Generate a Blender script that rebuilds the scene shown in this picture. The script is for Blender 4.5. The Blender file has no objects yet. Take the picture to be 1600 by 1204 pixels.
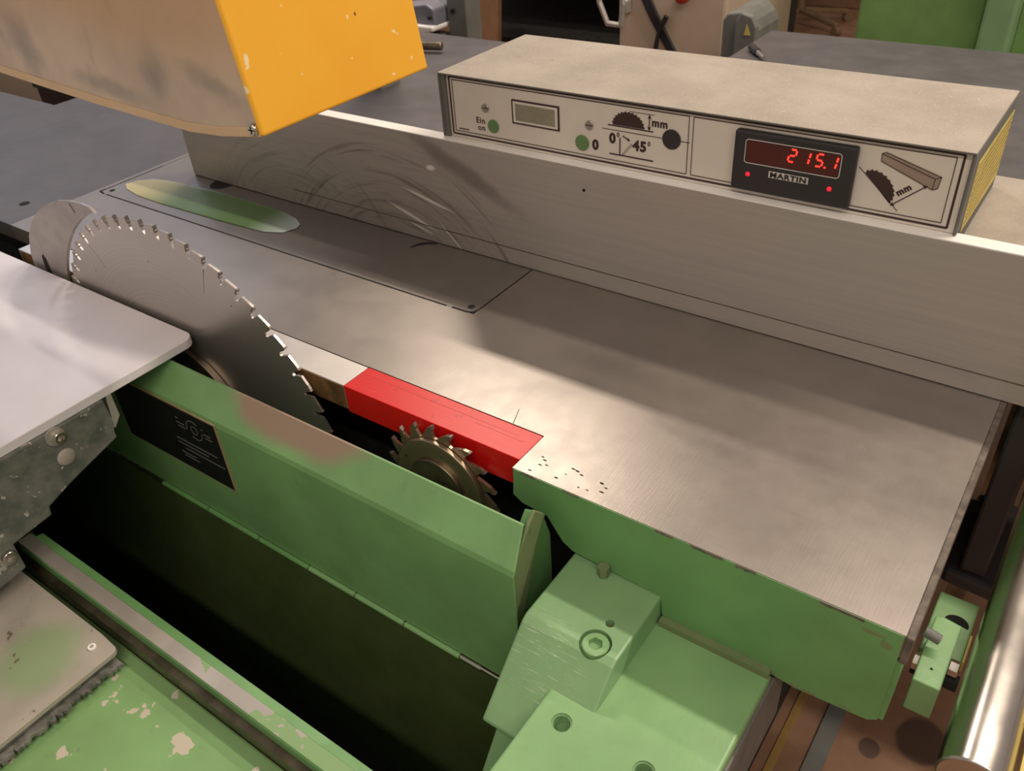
import bpy, bmesh, math, random
from mathutils import Vector, Matrix
random.seed(7)
S = bpy.context.scene
COL = S.collection
T = 0.85                      # height of the saw table above the floor; z below is measured from the table top

# ------------------------------------------------------------------ camera
cam_d = bpy.data.cameras.new('camera'); cam = bpy.data.objects.new('camera', cam_d); COL.objects.link(cam)
S.camera = cam
cam_d.sensor_fit = 'HORIZONTAL'; cam_d.sensor_width = 36.0; cam_d.lens = 36.0 * 1320.288 / 1600.0
cam_d.clip_start = 0.02; cam_d.clip_end = 60
cam_d.dof.use_dof = True; cam_d.dof.focus_distance = 1.05; cam_d.dof.aperture_fstop = 11
def cam_axes(rx, ry, rz):
    Rx = Matrix(((1,0,0),(0,math.cos(rx),-math.sin(rx)),(0,math.sin(rx),math.cos(rx))))
    Ry = Matrix(((math.cos(ry),0,math.sin(ry)),(0,1,0),(-math.sin(ry),0,math.cos(ry))))
    Rz = Matrix(((math.cos(rz),-math.sin(rz),0),(math.sin(rz),math.cos(rz),0),(0,0,1)))
    return Rx @ Ry @ Rz
M = cam_axes(2.19920808, -0.0608947673, -0.617091118)
right, down, fwd = M[0], M[1], M[2]
cam.matrix_world = Matrix(((right[0], -down[0], -fwd[0], 0), (right[1], -down[1], -fwd[1], 0),
                           (right[2], -down[2], -fwd[2], 0.62 + T), (0, 0, 0, 1)))

# ------------------------------------------------------------------ world, lights, exposure
w = bpy.data.worlds.new('world'); S.world = w; w.use_nodes = True
bg = w.node_tree.nodes['Background']; bg.inputs[0].default_value = (0.95, 0.80, 0.68, 1); bg.inputs[1].default_value = 0.24
def area(name, loc, target, sx, sy, power, col):
    l = bpy.data.lights.new(name, 'AREA'); l.shape = 'RECTANGLE'; l.size = sx; l.size_y = sy; l.energy = power; l.color = col
    o = bpy.data.objects.new(name, l); COL.objects.link(o)
    o.location = (loc[0], loc[1], loc[2] + T)
    d = Vector(target) - Vector(loc); o.rotation_euler = d.to_track_quat('-Z', 'Y').to_euler()
    return o
def tube(name, x0, x1, y, z, power, col):
    l = bpy.data.lights.new(name, 'AREA'); l.shape = 'RECTANGLE'; l.size = x1 - x0; l.size_y = 0.12; l.energy = power; l.color = col
    o = bpy.data.objects.new(name, l); COL.objects.link(o); o.location = ((x0 + x1) / 2, y, z + T)
    return o
WARM = (1.0, 0.86, 0.71)
tube('tube_and_fill_light', -2.7, -1.6, 2.72, 2.4, 34, WARM)
tube('tube_and_fill_light', -0.3, 2.3, 2.1, 2.5, 58, WARM)
tube('tube_and_fill_light', -0.6, 2.4, -1.1, 2.6, 36, WARM)  # unseen front fill, added to brighten the fence and front faces
area('window_light', (-7.0, 2.2, 3.9), (-1.3, 0.4, 0), 4.0, 1.6, 42, (0.62, 0.74, 1.0))
S.view_settings.view_transform = 'Standard'; S.view_settings.look = 'None'
S.view_settings.gamma = 1; S.view_settings.use_curve_mapping = False
S.view_settings.exposure = 0.6

# ------------------------------------------------------------------ materials
def nmat(name):
    m = bpy.data.materials.new(name); m.use_nodes = True
    nt = m.node_tree; b = nt.nodes['Principled BSDF']
    return m, nt, b
def N(nt, t, **k):
    n = nt.nodes.new(t)
    for a, v in k.items(): setattr(n, a, v)
    return n
def pos(nt, scale=(1,1,1), shift=(0,0,0)):
    g = N(nt, 'ShaderNodeNewGeometry'); mp = N(nt, 'ShaderNodeMapping')
    mp.inputs['Location'].default_value = shift; mp.inputs['Scale'].default_value = scale
    nt.links.new(g.outputs['Position'], mp.inputs['Vector']); return mp.outputs[0]
def noise(nt, vec, scale, detail=4, rough=0.55):
    n = N(nt, 'ShaderNodeTexNoise'); n.inputs['Scale'].default_value = scale; n.inputs['Detail'].default_value = detail
    n.inputs['Roughness'].default_value = rough
    nt.links.new(vec, n.inputs['Vector']); return n.outputs['Fac']
def ramp(nt, fac, a, b, va=0.0, vb=1.0, smooth=True):
    r = N(nt, 'ShaderNodeMapRange'); r.interpolation_type = 'SMOOTHSTEP' if smooth else 'LINEAR'
    r.inputs['From Min'].default_value = a; r.inputs['From Max'].default_value = b
    r.inputs['To Min'].default_value = va; r.inputs['To Max'].default_value = vb
    nt.links.new(fac, r.inputs['Value']); return r.outputs['Result']
def mth(nt, op, a, b=None):
    n = N(nt, 'ShaderNodeMath', operation=op)
    for i, v in enumerate((a, b)):
        if v is None: continue
        if isinstance(v, (int, float)): n.inputs[i].default_value = v
        else: nt.links.new(v, n.inputs[i])
    return n.outputs[0]
def mix(nt, fac, a, b):
    n = N(nt, 'ShaderNodeMix', data_type='RGBA')
    for s, v in ((0, fac), (6, a), (7, b)):
        if isinstance(v, (int, float)): n.inputs[s].default_value = v
        elif isinstance(v, tuple): n.inputs[s].default_value = v if len(v) == 4 else (*v, 1)
        else: nt.links.new(v, n.inputs[s])
    return n.outputs[2]
def bump(nt, b, h, strength=0.2, dist=0.001):
    n = N(nt, 'ShaderNodeBump'); n.inputs['Strength'].default_value = strength; n.inputs['Distance'].default_value = dist
    nt.links.new(h, n.inputs['Height']); nt.links.new(n.outputs[0], b.inputs['Normal'])
def ellipse(nt, axes, c, a, bb, ang=0.0, soft=0.3, wob=0.0, wscale=40):
    """soft mask of an ellipse lying in a coordinate plane (a stain or worn spot of its own shape)"""
    g = N(nt, 'ShaderNodeNewGeometry'); s = N(nt, 'ShaderNodeSeparateXYZ'); nt.links.new(g.outputs['Position'], s.inputs[0])
    cc = list(c)
    if axes[1] == 2: cc[1] += T
    u = mth(nt, 'SUBTRACT', s.outputs[axes[0]], cc[0]); v = mth(nt, 'SUBTRACT', s.outputs[axes[1]], cc[1])
    ca, sa = math.cos(ang), math.sin(ang)
    u2 = mth(nt, 'ADD', mth(nt, 'MULTIPLY', u, ca / a), mth(nt, 'MULTIPLY', v, sa / a))
    v2 = mth(nt, 'ADD', mth(nt, 'MULTIPLY', u, -sa / bb), mth(nt, 'MULTIPLY', v, ca / bb))
    d = mth(nt, 'SQRT', mth(nt, 'ADD', mth(nt, 'MULTIPLY', u2, u2), mth(nt, 'MULTIPLY', v2, v2)))
    if wob: d = mth(nt, 'ADD', d, mth(nt, 'MULTIPLY', mth(nt, 'SUBTRACT', noise(nt, g.outputs['Position'], wscale), 0.5), wob))
    return ramp(nt, d, 1 - soft, 1 + soft, 1, 0)

def simple(name, col, rough=0.5, metal=0.0, var=0.12, vscale=14, bmp=0.0, bscale=300, spec=0.5, coat=0.0):
    m, nt, b = nmat(name)
    p = pos(nt)
    n = noise(nt, p, vscale, 5)
    dark = tuple(c * (1 - var) for c in col); lite = tuple(min(1, c * (1 + var)) for c in col)
    nt.links.new(mix(nt, ramp(nt, n, 0.3, 0.7), dark, lite), b.inputs['Base Color'])
    nt.links.new(ramp(nt, noise(nt, p, vscale * 2.3, 3), 0.3, 0.7, rough * 0.88, min(1, rough * 1.12)), b.inputs['Roughness'])
    b.inputs['Metallic'].default_value = metal
    b.inputs['Specular IOR Level'].default_value = spec
    b.inputs['Coat Weight'].default_value = coat
    if bmp: bump(nt, b, noise(nt, p, bscale, 2), bmp)
    return m

def green_paint(name, col=(0.145, 0.32, 0.115), rough=0.38, chips=0.0, dirt=0.25, worn=None, scratch=False):
    m, nt, b = nmat(name); p = pos(nt)
    base = mix(nt, ramp(nt, noise(nt, p, 9, 4), 0.3, 0.7), tuple(c * 0.9 for c in col), tuple(c * 1.1 for c in col))
    d = ramp(nt, noise(nt, p, 38, 6, 0.7), 0.60, 0.74, 0, dirt)
    base = mix(nt, d, base, (0.09, 0.10, 0.045))
    if chips:
        c = ramp(nt, noise(nt, p, 36, 3, 0.5), 0.675 - 0.06 * chips, 0.687 - 0.06 * chips)
        base = mix(nt, c, base, (0.52, 0.47, 0.38))
    if worn: base = mix(nt, worn(nt), base, (0.30, 0.22, 0.16))
    if scratch:
        q = pos(nt, (10, 170, 170)); s = ramp(nt, noise(nt, q, 4, 4, 0.7), 0.57, 0.70)
        k = ellipse(nt, (0, 1), (-0.325, 0.430), 0.055, 0.034, -0.5, 0.6)
        base = mix(nt, mth(nt, 'MULTIPLY', mth(nt, 'MULTIPLY', s, k), 0.75), base, (0.70, 0.76, 0.62))
    nt.links.new(base, b.inputs['Base Color'])
    nt.links.new(ramp(nt, noise(nt, p, 22, 3), 0.3, 0.7, rough * 0.85, rough * 1.2), b.inputs['Roughness'])
    bump(nt, b, noise(nt, p, 90, 3), 0.12, 0.002)
    return m

def cast_iron(name, col, rough, blotch=0.12, metal=0.75, mill=True):
    m, nt, b = nmat(name); p = pos(nt)
    n1 = noise(nt, p, 11, 6, 0.6)
    base = mix(nt, ramp(nt, n1, 0.3, 0.7), tuple(c * (1 - blotch) for c in col), tuple(c * (1 + blotch) for c in col))
    st = noise(nt, pos(nt, (3, 90, 1)), 6, 3)
    base = mix(nt, ramp(nt, st, 0.55, 0.8, 0, 0.22), base, tuple(c * 0.62 for c in col))
    if mill:
        for (cx, cy, a, bb, an) in ((-0.44, 0.775, 0.075, 0.018, -0.1), (-0.47, 0.70, 0.05, 0.02, 0.5), (-0.30, 0.70, 0.05, 0.012, -0.2)):
            base = mix(nt, mth(nt, 'MULTIPLY', ellipse(nt, (0, 1), (cx, cy), a, bb, an, 0.8, 1.2, 30), 0.28), base, (0.12, 0.11, 0.095))
    nt.links.new(base, b.inputs['Base Color'])
    r = mth(nt, 'ADD', ramp(nt, n1, 0.3, 0.7, rough - 0.012, rough + 0.015), ramp(nt, noise(nt, p, 45, 5), 0.3, 0.7, -0.015, 0.02))
    nt.links.new(r, b.inputs['Roughness']); b.inputs['Metallic'].default_value = metal
    if mill:
        a = noise(nt, pos(nt, (260, 12, 1), (0, 0, 0)), 2.2, 2); bump(nt, b, a, 0.10, 0.0006)
    return m

MAT = {}
MAT['table'] = cast_iron('milled_cast_iron', (0.275, 0.245, 0.222), 0.33, 0.06, 0.55)
MAT['insert'] = cast_iron('insert_steel', (0.26, 0.235, 0.215), 0.36, 0.05, 0.55)
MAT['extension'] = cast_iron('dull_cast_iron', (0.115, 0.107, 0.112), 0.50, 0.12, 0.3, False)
MAT['strip'] = cast_iron('aluminium_strip', (0.62, 0.58, 0.54), 0.42, 0.06)
MAT['slider'] = simple('anodised_aluminium', (0.78, 0.75, 0.80), 0.55, 0.05, 0.04, 8)
MAT['alu'] = simple('raw_aluminium', (0.56, 0.53, 0.49), 0.42, 0.6, 0.08, 20)
MAT['white_edge'] = simple('bright_fence_edge', (0.95, 0.93, 0.90), 0.5, 0.0, 0.04, 20)
MAT['greycast'] = None
MAT['green'] = green_paint('green_paint')
MAT['green_light'] = green_paint('green_paint_plate', (0.225, 0.41, 0.18), 0.33, dirt=0.1)
MAT['green_block'] = green_paint('green_paint_block', (0.235, 0.41, 0.20), 0.42, dirt=0.12, scratch=True)
MAT['green_dirty'] = green_paint('green_paint_dirty', (0.17, 0.22, 0.10), 0.6, dirt=0.9)
MAT['green_base'] = green_paint('green_paint_chipped', (0.20, 0.36, 0.145), 0.45, chips=0.62)
MAT['green_guard'] = green_paint('green_paint_guard', (0.185, 0.36, 0.145), 0.36, dirt=0.15,
    worn=lambda nt: ellipse(nt, (0, 2), (-0.735, -0.012), 0.120, 0.034, 0.0, 0.22, 0.4, 18))
MAT['green_back'] = green_paint('green_paint_cabinet', (0.13, 0.25, 0.075), 0.6)
MAT['dark'] = simple('black_shadowed_steel', (0.012, 0.012, 0.011), 0.7)  # near black; on inner parts the shade is put into this colour
MAT['black'] = simple('black_plastic', (0.03, 0.027, 0.03), 0.42, 0, 0.1)
MAT['steel'] = simple('turned_steel', (0.55, 0.52, 0.48), 0.28, 1.0, 0.1, 30)
MAT['chrome'] = simple('polished_bar_steel', (0.60, 0.56, 0.52), 0.24, 1.0, 0.06, 12)
MAT['oldsteel'] = simple('oiled_steel', (0.20, 0.165, 0.125), 0.38, 0.9, 0.3, 30)
MAT['hole'] = simple('hole_black', (0.01, 0.009, 0.008), 0.9)
MAT['ink'] = simple('printed_ink', (0.045, 0.022, 0.020), 0.6, 0, 0.05)
MAT['panel'] = simple('brushed_panel_plate', (0.74, 0.69, 0.63), 0.42, 0.15, 0.04, 10)
MAT['green_btn'] = simple('green_button', (0.13, 0.25, 0.10), 0.5)
MAT['lcd'] = simple('lcd_glass', (0.27, 0.26, 0.19), 0.25, 0, 0.08, 60)
MAT['yellow_sticker'] = simple('yellow_sticker', (0.62, 0.50, 0.13), 0.55, 0, 0.1, 30)
MAT['brown'] = simple('brown_cardboard', (0.22, 0.12, 0.06), 0.8)
MAT['cream'] = simple('cream_paint', (0.55, 0.43, 0.33), 0.6, 0, 0.07, 4)
MAT['greybox'] = simple('grey_motor_paint', (0.16, 0.16, 0.15), 0.55)
MAT['redknob'] = simple('red_plastic', (0.55, 0.04, 0.02), 0.35)
MAT['bluegrey'] = simple('blue_grey_metal', (0.25, 0.25, 0.30), 0.5, 0.3)
MAT['label_black'] = simple('label_black', (0.010, 0.010, 0.010), 0.4)
MAT['label_edge'] = simple('label_brass_edge', (0.42, 0.33, 0.19), 0.5, 0.3)
MAT['label_ink'] = simple('label_grey_print', (0.16, 0.16, 0.16), 0.6)
MAT['chairbase'] = simple('bronze_chair_metal', (0.26, 0.17, 0.10), 0.5, 0.4)

def mk_greycast():
    m, nt, b = nmat('chipped_grey_casting'); p = pos(nt)
    n = noise(nt, p, 34, 6, 0.62)
    base = mix(nt, ramp(nt, n, 0.35, 0.65), (0.095, 0.105, 0.095), (0.17, 0.175, 0.155))
    base = mix(nt, ramp(nt, noise(nt, p, 48, 3, 0.6), 0.63, 0.66), base, (0.42, 0.40, 0.36))
    nt.links.new(base, b.inputs['Base Color']); b.inputs['Roughness'].default_value = 0.6
    bump(nt, b, n, 0.5, 0.003); return m
MAT['greycast'] = mk_greycast()

def mk_fence():
    m, nt, b = nmat('scuffed_fence_aluminium')
    g = N(nt, 'ShaderNodeNewGeometry'); s = N(nt, 'ShaderNodeSeparateXYZ'); nt.links.new(g.outputs['Position'], s.inputs[0])
    st = noise(nt, pos(nt, (1.2, 1, 40)), 4, 4)
    base = mix(nt, ramp(nt, st, 0.35, 0.65), (0.455, 0.425, 0.40), (0.49, 0.46, 0.425))
    for (cx, cz, r0, r1, sd, amt) in ((-0.955, -0.15, 0.12, 0.325, 0, 0.55), (-1.19, -0.10, 0.10, 0.27, 5, 0.3)):
        u = mth(nt, 'SUBTRACT', s.outputs[0], cx); v = mth(nt, 'SUBTRACT', s.outputs[2], cz + T)
        r = mth(nt, 'SQRT', mth(nt, 'ADD', mth(nt, 'MULTIPLY', u, u), mth(nt, 'MULTIPLY', v, v)))
        an = mth(nt, 'ARCTAN2', v, u)
        c = N(nt, 'ShaderNodeCombineXYZ'); nt.links.new(mth(nt, 'MULTIPLY', r, 60), c.inputs[0])
        nt.links.new(mth(nt, 'MULTIPLY', an, 0.75), c.inputs[1]); c.inputs[2].default_value = sd
        n = noise(nt, c.outputs[0], 1.6, 4, 0.6)
        msk = mth(nt, 'MULTIPLY', ramp(nt, r, r0, r0 + 0.06), ramp(nt, r, r1 - 0.035, r1, 1, 0))
        dk = mth(nt, 'MULTIPLY', ramp(nt, n, 0.50, 0.66), mth(nt, 'MULTIPLY', msk, amt))
        lt = mth(nt, 'MULTIPLY', ramp(nt, n, 0.42, 0.30), mth(nt, 'MULTIPLY', msk, amt * 0.55))
        base = mix(nt, dk, base, (0.15, 0.13, 0.12)); base = mix(nt, lt, base, (0.46, 0.43, 0.40))
    # heavy dark rub along the outer arc and three bright gouges
    k = ellipse(nt, (0, 2), (-0.80, 0.137), 0.10, 0.013, -0.42, 0.6, 0.9, 30)
    base = mix(nt, mth(nt, 'MULTIPLY', k, 0.55), base, (0.12, 0.105, 0.09))
    for (cx, cz, a, bb, an) in ((-0.870, 0.074, 0.042, 0.0024, -0.22), (-0.912, 0.038, 0.044, 0.0026, -0.30), (-0.892, 0.020, 0.022, 0.0015, -0.25), (-0.830, 0.018, 0.030, 0.0012, -0.75), (-0.858, 0.130, 0.008, 0.004, 0.1)):
        base = mix(nt, ellipse(nt, (0, 2), (cx, cz), a, bb, an, 0.5), base, (1.0, 0.97, 0.93))
    nt.links.new(base, b.inputs['Base Color']); b.inputs['Metallic'].default_value = 0.45
    b.inputs['Roughness'].default_value = 0.42
    bump(nt, b, st, 0.06, 0.001); return m
MAT['fence'] = mk_fence()

def mk_dusty(name, col, dusty):
    m, nt, b = nmat(name); p = pos(nt)
    n = noise(nt, p, 9, 6, 0.65); f = noise(nt, p, 420, 2)
    base = mix(nt, ramp(nt, n, 0.3, 0.7), tuple(c * 0.86 for c in dusty), tuple(c * 1.1 for c in dusty))
    base = mix(nt, ramp(nt, f, 0.60, 0.72, 0, 0.5), base, (0.62, 0.55, 0.45))
    base = mix(nt, ramp(nt, noise(nt, p, 26, 4), 0.68, 0.75, 0, 0.5), base, (0.25, 0.18, 0.12))
    gg = N(nt, 'ShaderNodeNewGeometry'); s = N(nt, 'ShaderNodeSeparateXYZ'); nt.links.new(gg.outputs['Normal'], s.inputs[0])
    base = mix(nt, ramp(nt, s.outputs[2], 0.5, 0.8), col, base)     # dust only lies on faces that look up
    nt.links.new(base, b.inputs['Base Color']); b.inputs['Roughness'].default_value = 0.85
    bump(nt, b, f, 0.5, 0.001); return m
MAT['dusty'] = mk_dusty('dusty_grey_sheet', (0.15, 0.145, 0.135), (0.37, 0.325, 0.275))

def mk_hoodside():
    m, nt, b = nmat('scuffed_grey_film'); p = pos(nt)
    n = noise(nt, p, 9, 5, 0.6)
    base = mix(nt, ramp(nt, n, 0.35, 0.65), (0.46, 0.365, 0.285), (0.57, 0.445, 0.34))
    base = mix(nt, ramp(nt, noise(nt, pos(nt, (1, 1, 0.6), (3, 0, 0)), 16, 5), 0.56, 0.74, 0, 0.55), base, (0.19, 0.165, 0.15))
    for (cx, cz, a, bb, an) in ((-0.955, 0.420, 0.022, 0.030, 0.3), (-0.735, 0.418, 0.016, 0.022, -0.5), (-0.655, 0.418, 0.030, 0.010, -0.3), (-0.82, 0.395, 0.05, 0.008, -0.1)):
        base = mix(nt, mth(nt, 'MULTIPLY', ellipse(nt, (0, 2), (cx, cz), a, bb, an, 0.7, 1.4, 45), 0.5), base, (0.16, 0.15, 0.15))
    am = ellipse(nt, (0, 2), (-0.72, 0.50), 0.30, 0.065, 0.0, 0.5, 0.6, 10)
    base = mix(nt, mth(nt, 'MULTIPLY', am, 0.6), base, (0.52, 0.30, 0.15))
    nt.links.new(base, b.inputs['Base Color']); b.inputs['Roughness'].default_value = 0.35
    return m
MAT['hoodside'] = mk_hoodside()
def mk_yellow():
    m, nt, b = nmat('orange_yellow_paint'); p = pos(nt)
    base = mix(nt, ramp(nt, noise(nt, p, 8, 4), 0.3, 0.7), (0.93, 0.45, 0.030), (0.96, 0.50, 0.040))
    base = mix(nt, ramp(nt, noise(nt, p, 80, 2, 0.4), 0.715, 0.73), base, (0.95, 0.78, 0.45))
    base = mix(nt, ramp(nt, noise(nt, pos(nt, (1,1,1), (5,5,5)), 60, 2, 0.4), 0.76, 0.775), base, (0.25, 0.10, 0.02))
    nt.links.new(base, b.inputs['Base Color']); b.inputs['Roughness'].default_value = 0.4; return m
MAT['yellow'] = mk_yellow()
MAT['hood_trim'] = simple('amber_clear_edge', (0.60, 0.42, 0.25), 0.4, 0, 0.05, 20)

def mk_blade(name, col, rough, cx, cz):
    m, nt, b = nmat(name)
    g = N(nt, 'ShaderNodeNewGeometry'); s = N(nt, 'ShaderNodeSeparateXYZ'); nt.links.new(g.outputs['Position'], s.inputs[0])
    u = mth(nt, 'SUBTRACT', s.outputs[0], cx); v = mth(nt, 'SUBTRACT', s.outputs[2], cz + T)
    r = mth(nt, 'SQRT', mth(nt, 'ADD', mth(nt, 'MULTIPLY', u, u), mth(nt, 'MULTIPLY', v, v)))
    c = N(nt, 'ShaderNodeCombineXYZ'); nt.links.new(mth(nt, 'MULTIPLY', r, 300), c.inputs[0])
    ring = noise(nt, c.outputs[0], 1.0, 2)
    base = mix(nt, ramp(nt, ring, 0.3, 0.7), tuple(x * 0.92 for x in col), tuple(x * 1.08 for x in col))
    spots = ramp(nt, noise(nt, g.outputs['Position'], 60, 2, 0.4), 0.735, 0.75)
    base = mix(nt, spots, base, (0.08, 0.06, 0.05))
    nt.links.new(base, b.inputs['Base Color']); b.inputs['Metallic'].default_value = 0.85
    nt.links.new(ramp(nt, ring, 0.3, 0.7, rough - 0.03, rough + 0.04), b.inputs['Roughness'])
    bump(nt, b, ring, 0.05, 0.0004); return m
BC = (-1.0425, -0.147); BY = 0.553; BR = 0.309
SC = (-0.548, -0.076); SR = 0.085
MAT['blade'] = mk_blade('ground_saw_steel', (0.49, 0.455, 0.43), 0.36, *BC)
MAT['scorer'] = mk_blade('brown_saw_steel', (0.34, 0.27, 0.19), 0.36, *SC)
MAT['carbide'] = simple('carbide_tip', (0.20, 0.17, 0.15), 0.5, 0.5, 0.2, 80)
def mk_red():
    m, nt, b = nmat('red_painted_block'); p = pos(nt)
    base = mix(nt, ramp(nt, noise(nt, pos(nt, (4, 60, 1)), 5, 4), 0.4, 0.75), (0.60, 0.008, 0.007), (0.64, 0.016, 0.013))
    base = mix(nt, ramp(nt, noise(nt, p, 55, 4), 0.64, 0.70, 0, 0.6), base, (0.20, 0.012, 0.01))
    nt.links.new(base, b.inputs['Base Color']); b.inputs['Roughness'].default_value = 0.33; b.inputs['Specular IOR Level'].default_value = 0.3; return m
MAT['red'] = mk_red()
MAT['rust'] = simple('oily_brown_strip_side', (0.20, 0.11, 0.045), 0.5, 0.3, 0.4, 40)
def mk_rail():
    m, nt, b = nmat('worn_rail_top'); p = pos(nt)
    g = N(nt, 'ShaderNodeNewGeometry'); s = N(nt, 'ShaderNodeSeparateXYZ'); nt.links.new(g.outputs['Position'], s.inputs[0])
    metal = mix(nt, ramp(nt, noise(nt, p, 20, 4), 0.3, 0.7), (0.46, 0.43, 0.39), (0.56, 0.52, 0.47))
    # paint is left in flakes towards the near end of the rail
    f = mth(nt, 'ADD', noise(nt, p, 34, 3, 0.5), ramp(nt, s.outputs[0], -0.75, -0.55, -0.22, 0.07))
    paint = ramp(nt, f, 0.50, 0.512)
    base = mix(nt, paint, metal, (0.23, 0.37, 0.17))
    nt.links.new(base, b.inputs['Base Color']); nt.links.new(ramp(nt, paint, 0, 1, 0.55, 0.0), b.inputs['Metallic'])
    b.inputs['Roughness'].default_value = 0.45; return m
MAT['rail'] = mk_rail()
def mk_plate():
    m, nt, b = nmat('carriage_plate_paint'); p = pos(nt)
    base = mix(nt, ramp(nt, noise(nt, p, 12, 4), 0.35, 0.65), (0.34, 0.31, 0.27), (0.42, 0.38, 0.33))
    k = ellipse(nt, (0, 1), (-0.865, 0.155), 0.045, 0.05, 0.6, 0.45, 0.5, 12)
    base = mix(nt, mth(nt, 'MULTIPLY', k, 0.85), base, (0.25, 0.35, 0.18))
    base = mix(nt, ramp(nt, noise(nt, p, 70, 3), 0.68, 0.72), base, (0.16, 0.13, 0.09))
    nt.links.new(base, b.inputs['Base Color']); b.inputs['Roughness'].default_value = 0.5; return m
MAT['plate'] = mk_plate()
MAT['wiper'] = simple('grey_rubber_wiper', (0.17, 0.17, 0.15), 0.8, 0, 0.4, 80)
def mk_floor():
    m, nt, b = nmat('oily_brown_floor'); p = pos(nt)
    base = mix(nt, ramp(nt, noise(nt, p, 5, 6, 0.65), 0.3, 0.7), (0.22, 0.115, 0.065), (0.34, 0.19, 0.115))
    base = mix(nt, ramp(nt, noise(nt, p, 30, 4), 0.62, 0.72, 0, 0.4), base, (0.30, 0.19, 0.12))
    for c, a, bb in (((0.035, 1.085), 0.042, 0.05), ((-0.038, 1.02), 0.018, 0.02)):
        base = mix(nt, mth(nt, 'MULTIPLY', ellipse(nt, (0, 1), c, a, bb, 0, 0.12, 0.3, 14), 0.85), base, (0.065, 0.035, 0.028))
    nt.links.new(base, b.inputs['Base Color']); b.inputs['Roughness'].default_value = 0.6; return m
MAT['floor'] = mk_floor()
def mk_glow(name, col, st):
    m, nt, b = nmat(name); b.inputs['Base Color'].default_value = (*col, 1)
    b.inputs['Emission Color'].default_value = (*col, 1); b.inputs['Emission Strength'].default_value = st; return m
MAT['led'] = mk_glow('red_led', (1.0, 0.03, 0.02), 1.6)
MAT['lamp_red'] = mk_glow('red_lamp', (0.8, 0.02, 0.05), 0.35)
MAT['window_red'] = simple('dark_red_window', (0.085, 0.014, 0.014), 0.3, 0, 0.1)
MAT['slot_green'] = None
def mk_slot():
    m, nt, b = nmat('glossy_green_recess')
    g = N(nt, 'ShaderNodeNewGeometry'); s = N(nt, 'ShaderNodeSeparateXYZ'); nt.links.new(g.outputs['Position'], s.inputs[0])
    base = mix(nt, ramp(nt, s.outputs[0], -1.55, -1.40), (0.55, 0.50, 0.25), (0.12, 0.22, 0.07))  # yellowish, then green, then pale along the length
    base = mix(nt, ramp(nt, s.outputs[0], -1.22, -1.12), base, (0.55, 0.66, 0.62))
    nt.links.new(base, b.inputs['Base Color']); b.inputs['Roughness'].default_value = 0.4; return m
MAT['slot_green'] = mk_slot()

# ------------------------------------------------------------------ mesh helpers (z measured from the table top)
def emp(name, loc, label, cat, group=None):
    o = bpy.data.objects.new(name, None); COL.objects.link(o); o.empty_display_size = 0.05
    o.location = (loc[0], loc[1], loc[2] + T); o['label'] = label; o['category'] = cat
    if group: o['group'] = group
    return o
def root_off(parent):
    v = Vector((0, 0, 0)); p = parent
    while p is not None: v += Vector(p.location); p = p.parent
    return v
def obj(name, bm, m, parent=None, label=None, bev=0.0, smooth=False, seg=2):
    me = bpy.data.meshes.new(name)
    bmesh.ops.recalc_face_normals(bm, faces=bm.faces[:])
    off = Vector((0, 0, T)) - root_off(parent)
    bmesh.ops.translate(bm, verts=bm.verts[:], vec=off)
    bm.to_mesh(me); bm.free()
    mats = m if isinstance(m, list) else [m]
    for x in mats: me.materials.append(MAT[x])
    o = bpy.data.objects.new(name, me); COL.objects.link(o)
    if parent is not None: o.parent = parent
    if label: o['label'] = label
    if smooth:
        for f in me.polygons: f.use_smooth = True
        me.set_sharp_from_angle(angle=math.radians(35))
    if bev:
        b = o.modifiers.new('bevel', 'BEVEL'); b.width = bev; b.segments = seg; b.limit_method = 'ANGLE'; b.angle_limit = math.radians(35)
    return o
AX = {'x': (1, 2, 0), 'y': (0, 2, 1), 'z': (0, 1, 2)}
def prism(pts, axis, a, b, bm=None, mi=0):
    """polygon given in the two other axes (in xyz order), extruded from a to b along axis"""
    bm = bm or bmesh.new(); i, j, k = AX[axis]
    lo, hi = [], []
    for (u, v) in pts:
        c = [0, 0, 0]; c[i] = u; c[j] = v; c[k] = a; lo.append(bm.verts.new(c))
        c[k] = b; hi.append(bm.verts.new(c))
    n = len(pts); fs = [bm.faces.new(lo), bm.faces.new(hi[::-1])]
    for q in range(n): fs.append(bm.faces.new((lo[q], lo[(q + 1) % n], hi[(q + 1) % n], hi[q])))
    for f in fs: f.material_index = mi
    return bm
def box(x0, x1, y0, y1, z0, z1, bm=None, mi=0):
    return prism([(x0, y0), (x1, y0), (x1, y1), (x0, y1)], 'z', z0, z1, bm, mi)
def cyl(p0, p1, r, seg=24, bm=None, r2=None, mi=0):
    bm = bm or bmesh.new(); p0, p1 = Vector(p0), Vector(p1); d = p1 - p0
    res = bmesh.ops.create_cone(bm, cap_ends=True, cap_tris=False, segments=seg, radius1=r, radius2=r if r2 is None else r2, depth=d.length)
    mat = Matrix.Translation((p0 + p1) / 2) @ d.to_track_quat('Z', 'Y').to_matrix().to_4x4()
    bmesh.ops.transform(bm, matrix=mat, verts=res['verts'])
    for v in res['verts']:
        for f in v.link_faces: f.material_index = mi
    return bm
def ball(c, r, bm=None, sx=1, sy=1, sz=1):
    bm = bm or bmesh.new(); res = bmesh.ops.create_uvsphere(bm, u_segments=16, v_segments=10, radius=r)
    bmesh.ops.transform(bm, matrix=Matrix.Translation(c) @ Matrix.Diagonal((sx, sy, sz, 1)), verts=res['verts']); return bm
def tubepath(pts, r, seg=10, bm=None):
    bm = bm or bmesh.new()
    for a, b in zip(pts[:-1], pts[1:]): cyl(a, b, r, seg, bm)
    for p in pts[1:-1]: ball(p, r, bm)
    return bm
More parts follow.
